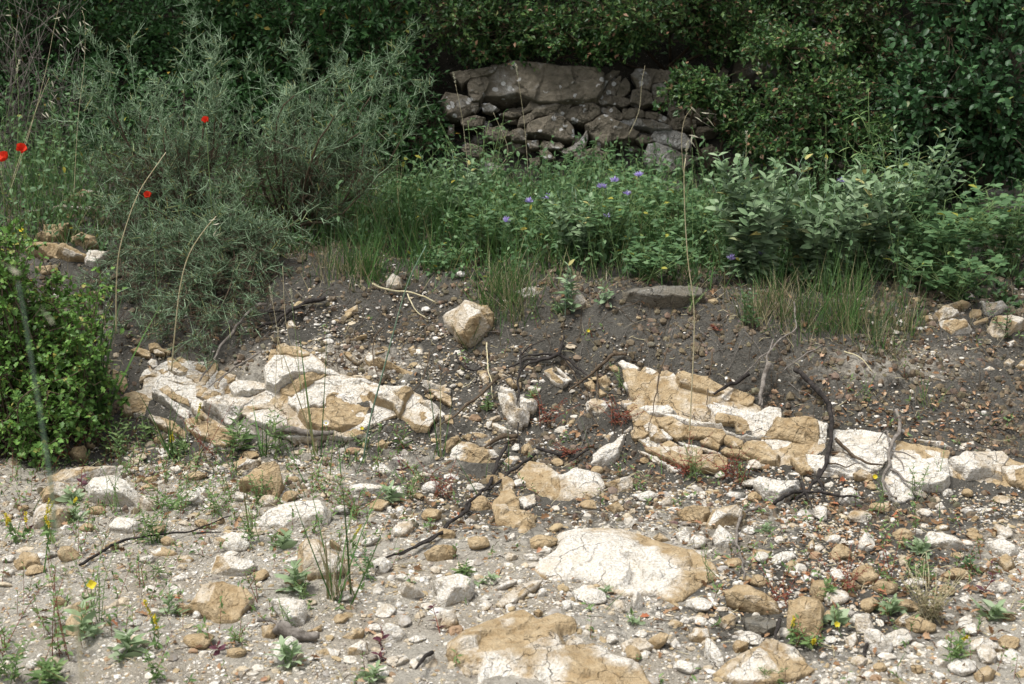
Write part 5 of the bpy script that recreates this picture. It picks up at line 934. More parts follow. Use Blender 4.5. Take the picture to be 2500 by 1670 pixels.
rg = np.random.default_rng(12)
def tips(pts, Y, jitter=.12): return [W(u, v, Y + rg.normal() * jitter) if Y else W(u, v, min(5.75, float(on(u, v)[1]) - .06) + rg.normal() * .06 - .04) for u, v in pts]
thorny('tall grey-green thorny shrub on the left, its two plumes rising before the brambles', base_of(470, 6.15), tips([(218, 78), (323, 118), (148, 180), (240, 210), (290, 170), (380, 190), (420, 220), (180, 300), (250, 330), (330, 260), (210, 400), (300, 440), (240, 480), (400, 330), (340, 360)] + [(454, 12), (470, 70), (509, 80), (545, 85), (500, 160), (450, 150), (560, 190), (520, 240), (480, 260), (590, 260)], 6.0), rg, 1.0)
thorny('broad silvery thorny shrub leaning right towards the stone wall', base_of(690, 6.2), tips([(596, 140), (640, 190), (723, 52), (700, 120), (745, 150), (670, 240), (720, 230), (780, 210), (840, 110), (830, 180), (880, 150), (1005, 80), (960, 130), (920, 180), (870, 240), (940, 240), (1048, 205), (1000, 230), (800, 290), (700, 310), (650, 300), (900, 300), (960, 310), (840, 330), (760, 350), (980, 380), (900, 400), (820, 420), (740, 420), (940, 350)], 6.05), rg, 1.0)
thorny('low dense thorny shrub spilling over the edge of the bank', base_of(560, 5.95), tips([(400, 420), (470, 440), (540, 430), (600, 450), (440, 500), (520, 510), (580, 520), (650, 540), (380, 560), (450, 580), (530, 590), (610, 600), (690, 600), (320, 560), (290, 620), (340, 650), (420, 660), (500, 670), (570, 680), (640, 680), (270, 690), (330, 730), (400, 740), (470, 750), (540, 740), (600, 740), (400, 820), (470, 850), (440, 800), (520, 820), (360, 790), (510, 880), (260, 500), (240, 560), (220, 640), (740, 560), (800, 520), (260, 760), (300, 800), (340, 860), (250, 720), (300, 700), (420, 870), (600, 780), (650, 720), (560, 830), (230, 690), (380, 700), (450, 700), (520, 790), (580, 620), (300, 770), (350, 830), (480, 810), (550, 770), (620, 740), (690, 660)], None), rg, 1.15, r0=.006, fromf=.15)
# dead tangle at the far left
def tangle(label, base, box, n, rng, mat='stick'):
    t = thing('dead_bush', base, label, 'dead bush'); mb = MB(); (u0, u1, v0, v1, Y) = box
    for i in range(n):
        e = W(rng.uniform(u0, u1), rng.uniform(v0, v1), Y + rng.normal() * .2); L = np.linalg.norm(e - base); P = spline([base + rng.normal(size=3) * .05, base + (e - base) * .5 + rng.normal(size=3) * .12, e], 8); mb.add(*tube(P, np.linspace(.0028, .0010, 8), 3))
        m = 7; k = rng.integers(2, 8, m); d = nrm(nrm(e - base) + rdir(rng, m) * .9); mb.add(*segs(P[k], P[k] + d * rng.uniform(.05, .22, m)[:, None], .0014, .0006))
    mb.build('twigs', M[mat], t)
tangle('grey leafless tangle of dead twigs at the top left corner', base_of(60, 7.2), (-60, 210, -60, 420, 7.0), 70, np.random.default_rng(2))
shrub('bramble_bush', 'dark leafy bush behind the dead tangle at the top left corner', 'bush', base_of(60, 7.9), [bl(20, 120, 7.9, 150, 170, .3, 300), bl(60, 330, 7.6, 170, 90, .3, 220), bl(0, -120, 8.0, 250, 140, .4, 220)], 'bramble', .036, .5, per=7)
tangle('brown bare undergrowth twigs inside the foot of the tall thorny shrub', base_of(480, 6.3), (260, 760, 330, 640, 6.2), 90, np.random.default_rng(4), 'brown')

# ------------------------------------------------------------------ herbs
def herb(name, label, cat, base, h, ns, spread, L, wf, mat, rng, kind='oval', nodes=7, whorl=2, stalk='greenstalk', lean=(0, 0), r=.0018, upd=.35, heads=None, hmat='violet', group=None, low=.12, dirs=None, droop=.25):
    t = thing(name, base, label, cat, group); sm_, fo = MB(), MB(); base = np.asarray(base, float)
    for i in range(ns):
        a = rng.random() * 6.28; e = base + np.array([cos(a) * spread * rng.random() ** .5 + lean[0], sin(a) * spread * rng.random() ** .5 + lean[1], h * rng.uniform(.55, 1.0)])
        if dirs and i < len(dirs): e = np.asarray(dirs[i], float)
        P = spline([base + rng.normal(size=3) * [.02, .02, 0], base + (e - base) * .5 + np.array([0, 0, .06 * h]) + rng.normal(size=3) * .03 * h, e], 10); sm_.add(*tube(P, r * np.linspace(1, .55, 10), 4))
        f = np.linspace(low, .99, nodes) + rng.normal(size=nodes) * .02; f = np.clip(f, .05, .99); k = np.minimum((f * 9).astype(int), 8); pp = P[k] + (P[k + 1] - P[k]) * ((f * 9) % 1)[:, None]; ax = nrm(P[k + 1] - P[k]); ph = rng.random() * 6.28
        for w in range(whorl):
            an = ph + np.arange(nodes) * (pi / 2 if whorl == 2 else 2.4) + w * 2 * pi / whorl; out = np.stack([np.cos(an), np.sin(an), np.zeros(nodes)], -1); u_ = upd + .55 * f
            D = nrm(out + ax * u_[:, None] + rng.normal(size=(nodes, 3)) * .18); N = nrm(ax * 1.0 - out * .3 + rng.normal(size=(nodes, 3)) * .25); l = L * (1.1 - .55 * f ** 2) * rng.uniform(.75, 1.15, nodes); fo.add(*leaves(pp, D, N, l, l * wf, kind, .3, droop))
        if heads and i < heads[0]: flower(t, 'flower_head', P[-1] + np.array([0, 0, .004]), heads[1], hmat, rng)
    sm_.build('stem', M[stalk], t); fo.build('leaves', M[mat], t); return t
def flower(t, name, c, s, mat, rng, n=26):
    D = rdir(rng, n); D[:, 2] = np.abs(D[:, 2]) + .25; D = nrm(D); N = rdir(rng, n); l = s * rng.uniform(.75, 1.1, n); V, T = leaves(np.repeat(c[None], n, 0), D, N, l, l * .3, 'rh', .3, -.1); mk(name, V, T, M[mat], t)
def trefoil(name, label, base, h, ns, spread, L, rng, heads=(), stalk='greenstalk', mat='trefoil', group=None, lean=(0, 0), wf=.48, nodes=6):
    t = thing(name, base, label, 'wild plant', group); st, fo = MB(), MB(); base = np.asarray(base, float)
    for i in range(ns):
        a = rng.random() * 6.28; q = rng.random() ** .5; e = base + np.array([cos(a) * spread * q + lean[0], sin(a) * spread * q + lean[1], h * rng.uniform(.5, 1)])
        P = spline([base + rng.normal(size=3) * [.03, .03, 0], base + (e - base) * .5 + rng.normal(size=3) * .04 * h + [0, 0, .05 * h], e], 9); st.add(*tube(P, np.linspace(.0020, .0010, 9), 4))
        f = np.linspace(.3, .98, nodes); k = np.minimum((f * 8).astype(int), 7); pp = P[k] + (P[k + 1] - P[k]) * ((f * 8) % 1)[:, None]; an = rng.random() * 6 + np.arange(nodes) * 2.4
        pd = nrm(np.stack([np.cos(an), np.sin(an), np.full(nodes, .45)], -1)); pe = pp + pd * (L * rng.uniform(.7, 1.6, nodes))[:, None]; st.add(*segs(pp, pe, .0009, .0007))
        for w in (-1, 0, 1):
            sd = nrm(np.cross(pd, [0, 0, 1.])); D = nrm(pd * (1 if w == 0 else .35) + sd * w * .95 + [0, 0, .1]); N = nrm(np.array([0, -.15, 1.]) + rng.normal(size=(nodes, 3)) * .4); l = L * rng.uniform(.75, 1.1, nodes); fo.add(*leaves(pe, D, N, l, l * wf, 'oval', .25, .25))
    for p in heads:
        p = np.asarray(p, float); P = spline([base + (p - base) * .25, base + (p - base) * .6 + rng.normal(size=3) * .02, p], 8); st.add(*tube(P, np.linspace(.0016, .0010, 8), 4)); flower(t, 'flower_head', p + np.array([0, -.05, .012]), .027, 'violet', rng, 34)
    st.build('stem', M[stalk], t); fo.build('leaves', M[mat], t); return t
R = np.random.default_rng
# pitch trefoil on the terrace, with violet flower heads
Wp = lambda l, Y: [W(u, v, Y) for u, v in l]
trefoil('pitch_trefoil', 'leafy trefoil clump with a violet head in mid terrace, left of the others', on(1210, 625), .28, 26, .22, .032, R(1), Wp([(1236, 545), (1337, 488)], 5.9))
trefoil('pitch_trefoil', 'tall trefoil clump bearing three close violet heads below the wall', on(1490, 640), .34, 34, .26, .034, R(2), Wp([(1467, 462), (1496, 447), (1530, 481), (1476, 535)], 5.85))
trefoil('pitch_trefoil', 'trefoil clump with one pale violet head right against the grey wall stone', on(1600, 560), .24, 24, .22, .032, R(3), Wp([(1557, 434), (1290, 498)], 6.1))
trefoil('pitch_trefoil', 'low trefoil clump with two violet heads beside the pale sage at right', base_of(1800, 5.75), .30, 20, .16, .032, R(4), Wp([(1781, 637), (1850, 627)], 5.5))
trefoil('pitch_trefoil', 'broad-leaved trefoil with yellowed lower leaves under the evergreen at right', on(2290, 680), .36, 26, .26, .046, R(5), wf=.55)
trefoil('pitch_trefoil', 'broad-leaved trefoil at the right edge above the terrace rock heap', on(2450, 670), .40, 28, .26, .046, R(6), wf=.55)
trefoil('pitch_trefoil', 'tall broad-leaved trefoil in the shade right of the pale sage', base_of(2180, 6.2), .46, 28, .22, .042, R(16), Wp([(2050, 448)], 5.9), wf=.5)
trefoil('pitch_trefoil', 'dark leafy trefoil clump at the front edge of the terrace', base_of(1400, 5.85), .24, 20, .18, .032, R(7))
trefoil('pitch_trefoil', 'small creeping trefoil left of the small grey standing stone', base_of(1080, 5.85), .14, 12, .14, .028, R(8))
trefoil('pitch_trefoil', 'tall loose trefoil before the left end of the wall, half covering it', base_of(1180, 6.9), .46, 16, .2, .026, R(71), nodes=8)
trefoil('pitch_trefoil', 'leafy trefoil in front of the middle wall stones', base_of(1560, 6.7), .34, 18, .24, .032, R(72), nodes=7)
trefoil('pitch_trefoil', 'loose trefoil in the deep grass right of the thorny shrub', base_of(1010, 6.4), .36, 14, .25, .030, R(73), nodes=7)
trefoil('pitch_trefoil', 'dense trefoil between the violet-headed clump and the tallest sage', on(1660, 640), .30, 24, .22, .034, R(74), nodes=7)
trefoil('pitch_trefoil', 'low broad trefoil at the terrace edge right of the sage sprouts', on(1580, 690), .17, 18, .2, .034, R(75))
trefoil('pitch_trefoil', 'trefoil spilling over the terrace edge under the evergreen', on(2330, 735), .22, 18, .24, .042, R(76), wf=.55)
sg = dict(wf=.44, mat='sage', kind='oval', nodes=10, stalk='sage_stem')
M['sage_stem'] = M['bluestalk']
herb('sage_plant', 'pale grey-green sage clump, the tallest, in front of the oak scrub', 'sage', on(1840, 690), .52, 44, .20, .080, rng=R(21), **sg)
herb('sage_plant', 'pale grey-green sage clump leaning left of the dark hollow', 'sage', on(1995, 705), .42, 40, .20, .080, rng=R(22), **sg)
herb('sage_plant', 'pale grey-green sage clump right of the dark hollow', 'sage', on(2105, 680), .48, 40, .18, .080, rng=R(23), **sg)
herb('sage_plant', 'grey-green sage stems rising in the shade under the evergreen', 'sage', base_of(2240, 6.3), .52, 26, .22, .062, rng=R(24), **sg)
herb('sage_plant', 'pale sage growing among the violet-headed trefoils', 'sage', on(1420, 640), .32, 26, .22, .056, rng=R(25), **sg)
herb('sage_plant', 'pale sage shoots left of the trefoils in the deep grass', 'sage', on(1120, 560), .36, 18, .18, .052, rng=R(26), **sg)
herb('sage_sprout', 'single upright sage sprout on the terrace edge before the white orange-topped stone', 'sage', on(1385, 765), .20, 3, .03, .055, rng=R(27), **{**sg, 'nodes': 7})
herb('sage_sprout', 'small sage sprout right of the white orange-topped stone', 'sage', on(1478, 745), .09, 2, .02, .038, rng=R(28), **{**sg, 'nodes': 5})
ros = dict(wf=.40, mat='rosette', kind='oval', nodes=6, spread=.015, ns=2, r=.0022, upd=.5, low=.03)
for q, l, h, L in [('G 1900,650', 'sage rosette behind the lichen-speckled white boulder', .06, .05), ('G 1985,945', 'sage rosette left of the grass clump and the lichen-blotched boulder', .075, .055), ('G 885,1370', 'open sage rosette alone on the bare sandy ground', .06, .06), ('G 1935,1440', 'sage rosette on the sandy ground near the flat pale stone', .075, .05), ('G 1150,1095', 'upright small sage sprout left of the broad flat tan boulder', .075, .035),
                   ('G 560,1270', 'large sage plant in the left foreground', .11, .055), ('G 495,350', 'sage sprout squeezed between the tan and the white boulder', .05, .045), ('I 1445,1100', 'sage rosette left of the grey three-cornered stone', .05, .045), ('I 1640,700', 'sage rosette left of the white-topped wedge boulder', .05, .045), ('I 2125,1130', 'wide sage rosette at the lower right', .045, .055), ('I 1065,1170', 'sage sprout right of the smooth upright tan block', .05, .04),
                   ('I 600,540', 'tiny sage rosette right of the grey curved root', .03, .03), ('H 370,340', 'sage rosette on the end of the long bright white stone', .05, .05), ('H 1025,890', 'tiny sage rosette right of the flat-topped cream boulder', .03, .03), ('H 1785,970', 'tiny sage sprout before the pebble-filled slab', .03, .022), ('H 1970,1170', 'tiny sage sprout between the two big slabs', .03, .022), ('H 240,1540', 'small sage rosette at the bottom edge left of the smooth slab', .04, .04), ('G 520,470', 'small sage leaves right of the grey-tan leaning boulder', .04, .035)]:
    p = px(q)[0]; herb('sage_rosette', l, 'sage', on(*p), h, L=L, rng=R(int(p[0])), **ros)
wd = dict(kind='rh', stalk='greenstalk', r=.0013)
for q, l, h, ns, sp, L, wf, mat, st in [('G 380,1400', 'red-stemmed clover-like weed in the left foreground', .26, 5, .07, .03, .6, 'weed', 'redstalk'), ('G 640,1170', 'thin grey-green weed left of the bare sage rosette', .22, 5, .08, .025, .25, 'weed', 'greenstalk'), ('G 60,1350', 'weed at the left edge of the foreground', .16, 5, .10, .026, .5, 'weed', 'redstalk'), ('G 60,1560', 'blurred green weed in the bottom left corner', .12, 6, .08, .035, .4, 'weed', 'greenstalk'), ('G 330,1560', 'broad-leaved green weed at the bottom edge', .06, 3, .04, .06, .45, 'weed', 'greenstalk'),
                  ('G 1050,1560', 'weed stem with clover leaves at the bottom edge', .10, 3, .03, .025, .6, 'weed', 'greenstalk'), ('G 1480,420', 'leafy weed left of the upright ochre block', .10, 6, .08, .035, .3, 'weed', 'greenstalk'), ('G 1200,400', 'low weed thicket right of the white angular boulder', .10, 9, .14, .026, .5, 'weed', 'greenstalk'), ('G 1750,350', 'weed with clover leaves at the foot of the upright ochre block', .10, 6, .06, .022, .6, 'weed', 'greenstalk'), ('G 770,420', 'tall wiry weed in front of the white angular boulder', .20, 4, .05, .02, .25, 'weed', 'greenstalk'),
                  ('G 1010,620', 'upright weed over the curved black root', .13, 4, .03, .045, .28, 'weed', 'greenstalk'), ('G 1680,620', 'weed left of the lichen-speckled boulder foot', .12, 5, .06, .035, .25, 'weed', 'greenstalk'), ('G 930,920', 'small weed in the bare gravel above the sage sprout', .10, 3, .04, .02, .35, 'weed', 'redstalk'), ('G 1080,850', 'thin weed left of the pale four-sided stone', .09, 4, .06, .02, .3, 'weed', 'greenstalk'), ('G 1690,980', 'purple-stemmed weed behind the broad flat tan boulder', .10, 3, .03, .02, .4, 'weed', 'redstalk'),
                  ('G 2070,1010', 'small feathery weed before the lichen-blotched boulder', .05, 4, .05, .02, .3, 'weed', 'greenstalk'), ('G 1590,1290', 'weed at the near side of the broad flat tan boulder', .07, 4, .05, .025, .3, 'weed', 'redstalk'), ('G 1930,1190', 'thin weed before the white-topped ochre boulder', .08, 3, .03, .02, .35, 'weed', 'greenstalk'), ('D 300,1480', 'leafy weed under the bush at the left', .16, 6, .10, .04, .35, 'weed', 'greenstalk'), ('D 760,1560', 'weed with long leaves left of the outcrop foot', .14, 5, .10, .045, .3, 'weed', 'greenstalk'),
                  ('D 1000,1440', 'low weed at the left foot of the outcrop', .08, 5, .08, .04, .4, 'weed', 'greenstalk'), ('D 1240,1530', 'low feathery weed at the foot of the outcrop', .07, 6, .07, .03, .35, 'weed', 'greenstalk'), ('D 1600,1540', 'long-leaved plant with a red leaf at the foot of the outcrop', .16, 4, .04, .075, .24, 'weed', 'greenstalk'), ('D 1850,1540', 'long-leaved plant right of the bright white outcrop-foot stone', .15, 4, .05, .06, .24, 'weed', 'greenstalk'), ('E 170,1500', 'fern-like seedling at the foot of the ochre outcrop face', .08, 4, .07, .02, .35, 'weed', 'greenstalk'),
                  ('E 410,1520', 'dark narrow-leaved weed among the stones below the outcrop', .10, 3, .03, .05, .25, 'weed', 'redstalk'), ('E 1290,1210', 'small leafy seedling on the limestone knob', .09, 3, .04, .035, .35, 'weed', 'greenstalk'), ('E 1015,1240', 'small bright seedling left of the limestone knob', .05, 3, .02, .035, .35, 'weed', 'greenstalk'), ('E 1890,1110', 'thin weed at the left end of the ledges', .10, 3, .04, .02, .3, 'weed', 'greenstalk'), ('E 1500,590', 'low green sedum-like weed at the sage sprout foot', .05, 8, .06, .025, .3, 'trefoil', 'greenstalk'), ('E 1690,760', 'tiny yellow-flowered weed on the dark bank', .09, 2, .02, .015, .5, 'weed', 'redstalk'),
                  ('F 2200,770', 'green seedling in front of the rounded yellowish boulder', .16, 5, .08, .03, .5, 'trefoil', 'brown'), ('F 510,690', 'leafy weed at the terrace edge below the violet heads', .20, 5, .07, .035, .5, 'trefoil', 'greenstalk'), ('F 100,570', 'feathery green weed on the long dark grey rock', .10, 7, .07, .02, .3, 'weed', 'greenstalk'), ('F 1280,1200', 'wiry weed amid the brown litter', .12, 4, .04, .016, .3, 'weed', 'greenstalk'),
                  ('I 120,200', 'narrow-leaved weeds below the lowest ledge', .12, 6, .06, .03, .16, 'weed', 'greenstalk'), ('I 440,220', 'dark feathery weeds under the ledges behind the white boulder', .13, 7, .08, .018, .3, 'weed', 'redstalk'), ('I 1630,330', 'weed with small flowers in front of the big white bed', .16, 4, .06, .024, .35, 'weed', 'greenstalk'), ('I 1740,250', 'thin branched weed standing before the big white bed', .14, 2, .03, .02, .35, 'weed', 'greenstalk'), ('I 1390,440', 'weed stem under the yellow flower', .14, 2, .03, .025, .35, 'weed', 'greenstalk'),
                  ('I 1010,1000', 'bright green weed right above the smooth upright tan block', .06, 4, .03, .035, .45, 'weed', 'greenstalk'), ('I 1620,870', 'spiky green weed amid the gravel at right', .06, 6, .06, .035, .2, 'weed', 'greenstalk'), ('I 1930,800', 'clover-leaved weed left of the purple-leaved plant', .06, 5, .05, .022, .7, 'trefoil', 'redstalk'), ('I 1870,1430', 'weed at the lower right by the rounded pale boulder', .08, 4, .04, .035, .3, 'weed', 'greenstalk'), ('I 1450,920', 'reddish-green weed left of the spiky one', .06, 4, .05, .026, .3, 'weed', 'redstalk'), ('I 900,1310', 'creeping weed in front of the smooth upright tan block', .05, 5, .08, .03, .4, 'weed', 'redstalk'), ('I 640,1550', 'small grass-like weed on the triangular tan slab', .05, 5, .04, .03, .14, 'weed', 'greenstalk'),
                  ('I 190,900', 'thin dark weed on the right end of the pebble-filled slab', .13, 3, .02, .012, .3, 'weed', 'greenstalk'), ('H 850,830', 'bright green weed behind the flat-topped cream boulder', .035, 4, .04, .035, .35, 'weed', 'greenstalk'), ('H 250,800', 'yellow-green seedling by the grass clump', .03, 4, .03, .022, .6, 'weed', 'greenstalk'), ('H 160,860', 'clover-leaved weed right of the tall grass clump', .12, 5, .06, .02, .7, 'trefoil', 'greenstalk'), ('H 830,1010', 'small weed against the near side of the flat-topped cream boulder', .06, 4, .04, .02, .25, 'weed', 'greenstalk'), ('H 480,300', 'green weed right of the long bright white stone', .08, 5, .06, .025, .35, 'weed', 'greenstalk'), ('H 120,430', 'low weeds between grass clump and long white stone', .07, 7, .10, .022, .4, 'weed', 'redstalk'), ('H 560,220', 'thin weeds in the stony soil above the long fallen branch', .10, 6, .12, .018, .3, 'weed', 'redstalk')]:
    p = px(q)[0]; herb('weed', l, 'weed', on(*p), h * 1.1, ns, sp, L * .8, wf * .85, mat, R(int(p[0] * 3 + p[1])), **{**wd, 'stalk': st})
for q, l, h in [('I 2130,985', 'upright purple-leaved plant at the far right of the gravel', .12), ('H 665,1180', 'purple-leaved seedling below the flat-topped cream boulder', .09), ('H 310,1330', 'purple and green round-leaved seedling on the sandy gravel', .08), ('G 1440,1380', 'dark purple seedling below the broad flat tan boulder', .06), ('H 260,1410', 'purple leaf sprig left of the smooth ochre slab', .05), ('G 560,270', 'purple lance-leaved stalk left of the white angular boulder', .13), ('H 430,180', 'purple-brown leafy stalk above the long bright white stone', .13), ('G 170,540', 'purple leafy stalk left of the grey-tan leaning boulder', .10)]:
    p = px(q)[0]; herb('purple_seedling', l, 'weed', on(*p), h * .9, 1, .015, .026, .45, 'purple', R(int(p[0])), stalk='redstalk', r=.0015, nodes=4)
for q, l, h, ns, sp in [('I 1150,960', 'red trailing plant with long red stems over the tan shaded stone', .13, 9, .13), ('I 1430,880', 'red stalked plant right of the trailing red one', .17, 3, .06), ('I 690,1030', 'reddish plant between the ochre boulder and the tan block', .12, 6, .08), ('D 1380,1560', 'red branching herb in front of the outcrop', .22, 6, .12), ('D 440,1560', 'red-stemmed plant under the leafy bush', .09, 6, .10), ('E 1560,1540', 'red leaves in the litter behind the pointed white boulder', .05, 10, .09), ('F 260,700', 'flat red-leaved plant on the terrace edge', .03, 10, .09), ('E 1880,1330', 'reddish dry herbs at the left foot of the ledges', .10, 12, .12), ('I 60,160', 'reddish stalks below the ledges left of the white boulder', .13, 12, .16), ('I 350,190', 'reddish stalks below the ledges behind the white boulder', .12, 10, .12), ('E 1400,1330', 'sparse red stalks in the soil gully right of the knob', .14, 8, .14), ('H 700,300', 'thin red stalks beside the fallen branch', .12, 8, .14), ('D 720,1130', 'single red leaf sprig on the tall grass at left', .06, 2, .02)]:
    p = px(q)[0]; herb('red_herb', l, 'weed', on(*p), h, ns, sp, .013, .5, 'redweed', R(int(p[1] * 2)), kind='rh', stalk='redstalk', r=.0011, nodes=6)
def spike_plant(q, label, h, ns, rng, n=60):
    p = px(q)[0]; base = on(*p); t = thing('melilot', base, label, 'wild flower', 'yellow-spiked plants'); st, fo = MB(), MB()
    for i in range(ns):
        e = base + np.array([rng.normal() * .03, rng.normal() * .03, h * rng.uniform(.8, 1)]); P = spline([base, (base + e) / 2 + rng.normal(size=3) * .01, e], 9); st.add(*tube(P, np.linspace(.0016, .0008, 9), 4)); k = rng.uniform(.68, 1, n); a = base + (P[-1] - base) * k[:, None] * 1.0; i0 = np.minimum((k * 8).astype(int), 7); a = P[i0] + (P[i0 + 1] - P[i0]) * ((k * 8) % 1)[:, None]
        V, T = leaves(a, rdir(rng, n) + [0, 0, -.3], rdir(rng, n), .007, .004, 'rh'); mk('flower_spike', V, T, M['yellow'], t); k = rng.uniform(.15, .65, 8); i0 = (k * 8).astype(int); a = P[i0]; V, T = leaves(a, rdir(rng, 8) + [0, 0, .3], rdir(rng, 8) + [0, 0, 1], .026, .011, 'oval'); fo.add(V, T)
    st.build('stem', M['greenstalk'], t); fo.build('leaves', M['weed'], t)
for q, l, h, ns in [('D 230,1400', 'yellow-spiked plant in front of the leafy bush', .30, 5), ('D 330,1500', 'yellow-spiked plant right beside the leafy bush foot', .22, 2), ('G 330,620', 'yellow-spiked plant before the grey-tan leaning boulder', .14, 3), ('G 1040,1330', 'yellow-spiked plant on the bare sand, blurred', .15, 2), ('G 500,420', 'small yellow-spiked sprig right of the tan boulder', .06, 1), ('H 110,720', 'yellow-spiked sprig right of the tall grass clump', .10, 1), ('I 810,1290', 'yellow-spiked sprig before the smooth upright tan block', .06, 2), ('I 1850,1370', 'yellow-spiked sprig at the lower right', .05, 2), ('D 1175,1560', 'yellow-spiked sprig at the foot of the outcrop', .10, 2), ('D 1280,1400', 'yellow-spiked stalk before the outcrop', .12, 1), ('G 130,620', 'yellow-green spikes at the left edge', .10, 3)]: spike_plant(q, l, h, ns, R(len(l)))
def bloom(name, label, cat, base, top, petals, mat, s, rng, center=None, stalk='greenstalk', cup=.5, wf=.9):
    t = thing(name, base, label, cat); P = spline([base, (np.asarray(base) + top) / 2 + rng.normal(size=3) * .02, top], 12); V, T = tube(P, np.linspace(.0016, .0011, 12), 4); mk('stem', V, T, M[stalk], t)
    a = np.arange(petals) * 2 * pi / petals + rng.random(); tl = nrm(np.array([rng.normal() * .3, -.75, .65])); e = nrm(np.cross(tl, [1., 0, 0])); f = np.cross(tl, e); D = nrm(e * np.cos(a)[:, None] + f * np.sin(a)[:, None] + tl * cup); N = np.repeat(tl[None], petals, 0)
    V, T = leaves(np.repeat(np.asarray(top)[None], petals, 0), D, N, s, s * wf, 'oval', .35, -.25); pe = mk('petals', V, T, M[mat], t)
    if center: V, T = ico(2); mk('flower_centre', V * s * .27 * np.array([1, 1, .7]) + top + tl * s * .12, T, M[center], pe)
for (u, v), (bu, bY), l in [((17, 388), (20, 5.4), 'red poppy at the left edge, the nearer and larger of the pair'), ((50, 368), (70, 5.6), 'red poppy just behind the one at the left edge'), ((503, 297), (520, 5.78), 'red poppy glowing inside the thorny shrub, between its plumes'), ((362, 480), (370, 5.5), 'half hidden red poppy low inside the thorny shrub')]:
    bloom('poppy', l, 'poppy', base_of(bu, bY), W(u, v, bY - .08), 5, 'poppy', .034 if u < 100 else .024, R(u), None, cup=.9, wf=1.35)
for q, l, s, Y, m, n, c, h in [('D 2190,1330', 'white daisy in front of the ochre outcrop face', .014, 4.95, 'white', 11, 'yellow', 1090), ('D 145,35', 'yellow flower above the leafy bush', .013, 5.0, 'yellow', 5, None, 700), ('D 207,383', 'small yellow flower in the leafy bush', .012, 4.95, 'yellow', 5, None, 800), ('I 1335,178', 'yellow button flower before the white bed at right', .010, 4.55, 'yellow', 12, 'yellow', 1265), ('E 1680,712', 'tiny yellow flower on the dark bank soil', .008, 5.35, 'yellow', 5, None, 830), ('E 160,1365', 'tiny yellow flower beside the blue-green stalk', .009, 4.9, 'yellow', 5, None, 1080), ('G 615,905', 'bright yellow flower on a thin weed in the left foreground', .016, 3.75, 'yellow', 4, None, 1530), ('I 1080,1170', 'tiny yellow flower beside the white faceted stone', .010, 3.7, 'yellow', 5, None, 1540)]:
    p = px(q)[0]; bloom('flower', l, 'flower', on(p[0] + 6, h), W(p[0], p[1], on(p[0] + 6, h)[1] - .03), n, m, s, R(int(p[0])), c, cup=.35, wf=.42 if n > 8 else .9)

# ------------------------------------------------------------------ tall grass stalks and clumps
def oat(c, d, rng, n, L, t):
    a = c + rng.normal(size=(n, 3)) * .02 + np.array([0, 0, -.02]) * np.arange(n)[:, None]
    D = nrm(np.array(d) + rng.normal(size=(n, 3)) * .4)
    for i in range(n):
        mb = MB(); mb.add(*leaves(a[i:i + 1], D[i:i + 1], rdir(rng, 1), L * rng.uniform(.8, 1.2), .006, 'oval', .6, .05)); mb.add(*segs(a[i:i + 1], a[i:i + 1] + D[i:i + 1] * L * 1.7, .0004, .0002)); mb.build('spikelet', M['oat'], t)
def stalk(label, pts, r, mat, head=None, cat='grass stalk', name='grass_stalk', rng=None, hd=(0.3, 0, -.6), n=6, L=.026):
    rng = rng or R(len(label)); P = [W(u, v, Y) for u, v, Y in pts]; P[0] = on(pts[0][0], pts[0][1]) if pts[0][2] is None else P[0]; t = thing(name, P[0], label, cat); Q = spline(P, 26); V, T = tube(Q, r * np.linspace(1, .5, 26), 5); mk('stem', V, T, M[mat], t)
    if head == 'oat': oat(Q[-1], hd, rng, n, L, t)
    if head == 'ear':
        m = 46; k = rng.random(m); a = Q[-1] + nrm(Q[-1] - Q[-2]) * (k * .05)[:, None]; V, T = leaves(a, nrm(nrm(Q[-1] - Q[-2]) + rdir(rng, m) * .7), rdir(rng, m), .010, .0035, 'rh'); mk('ear', V, T, M['oat'], t)
stalk('long yellow stalk arching over the outcrop, its tip bent right', [(419, 905, 5.05), (425, 830, 4.98), (440, 700, 4.9), (462, 620, 4.87), (500, 560, 4.85), (528, 528, 4.85)], .0028, 'straw', 'oat', hd=(.6, 0, .2), n=4)
stalk('straight green stalk bending right above the low thorny shrub', [(283, 808, 5.0), (284, 700, 4.95), (290, 620, 4.9), (310, 545, 4.87), (340, 468, 4.85), (385, 400, 4.84), (405, 372, 4.84)], .0025, 'straw')
stalk('tall straight oat stalk with white husks in front of the ledges', [(1679, 1125, 4.72), (1688, 968, 4.70), (1695, 768, 4.66), (1680, 640, 4.64), (1672, 520, 4.62), (1670, 420, 4.6), (1674, 385, 4.6)], .0026, 'straw', 'ear')
stalk('thin arching oat stem with white drooping husks before the wall', [(1668, 420, 4.62), (1664, 340, 4.6), (1672, 290, 4.6), (1690, 262, 4.6)], .0010, 'straw', 'oat', hd=(.6, 0, -.5), n=7, L=.034)
stalk('long blue-green stalk leaning right from the stones below the outcrop', [(886, 1125, 4.85), (905, 1020, 4.83), (940, 890, 4.8), (972, 770, 4.78), (1000, 680, 4.76), (1040, 600, 4.75)], .0036, 'bluestalk')
stalk('blurred pale green stalk near the camera at left', [(135, 1300, 1.3), (125, 1190, 1.3), (105, 1050, 1.3), (80, 900, 1.3), (58, 760, 1.3), (44, 690, 1.3)], .0016, 'bluestalk', 'oat', hd=(-.8, 0, .2), n=2, L=.014)
stalk('blurred pinkish stalk near the camera in the left foreground', [(205, 1720, 1.3), (190, 1560, 1.3), (175, 1460, 1.3), (160, 1380, 1.3), (140, 1275, 1.3)], .0013, 'straw')
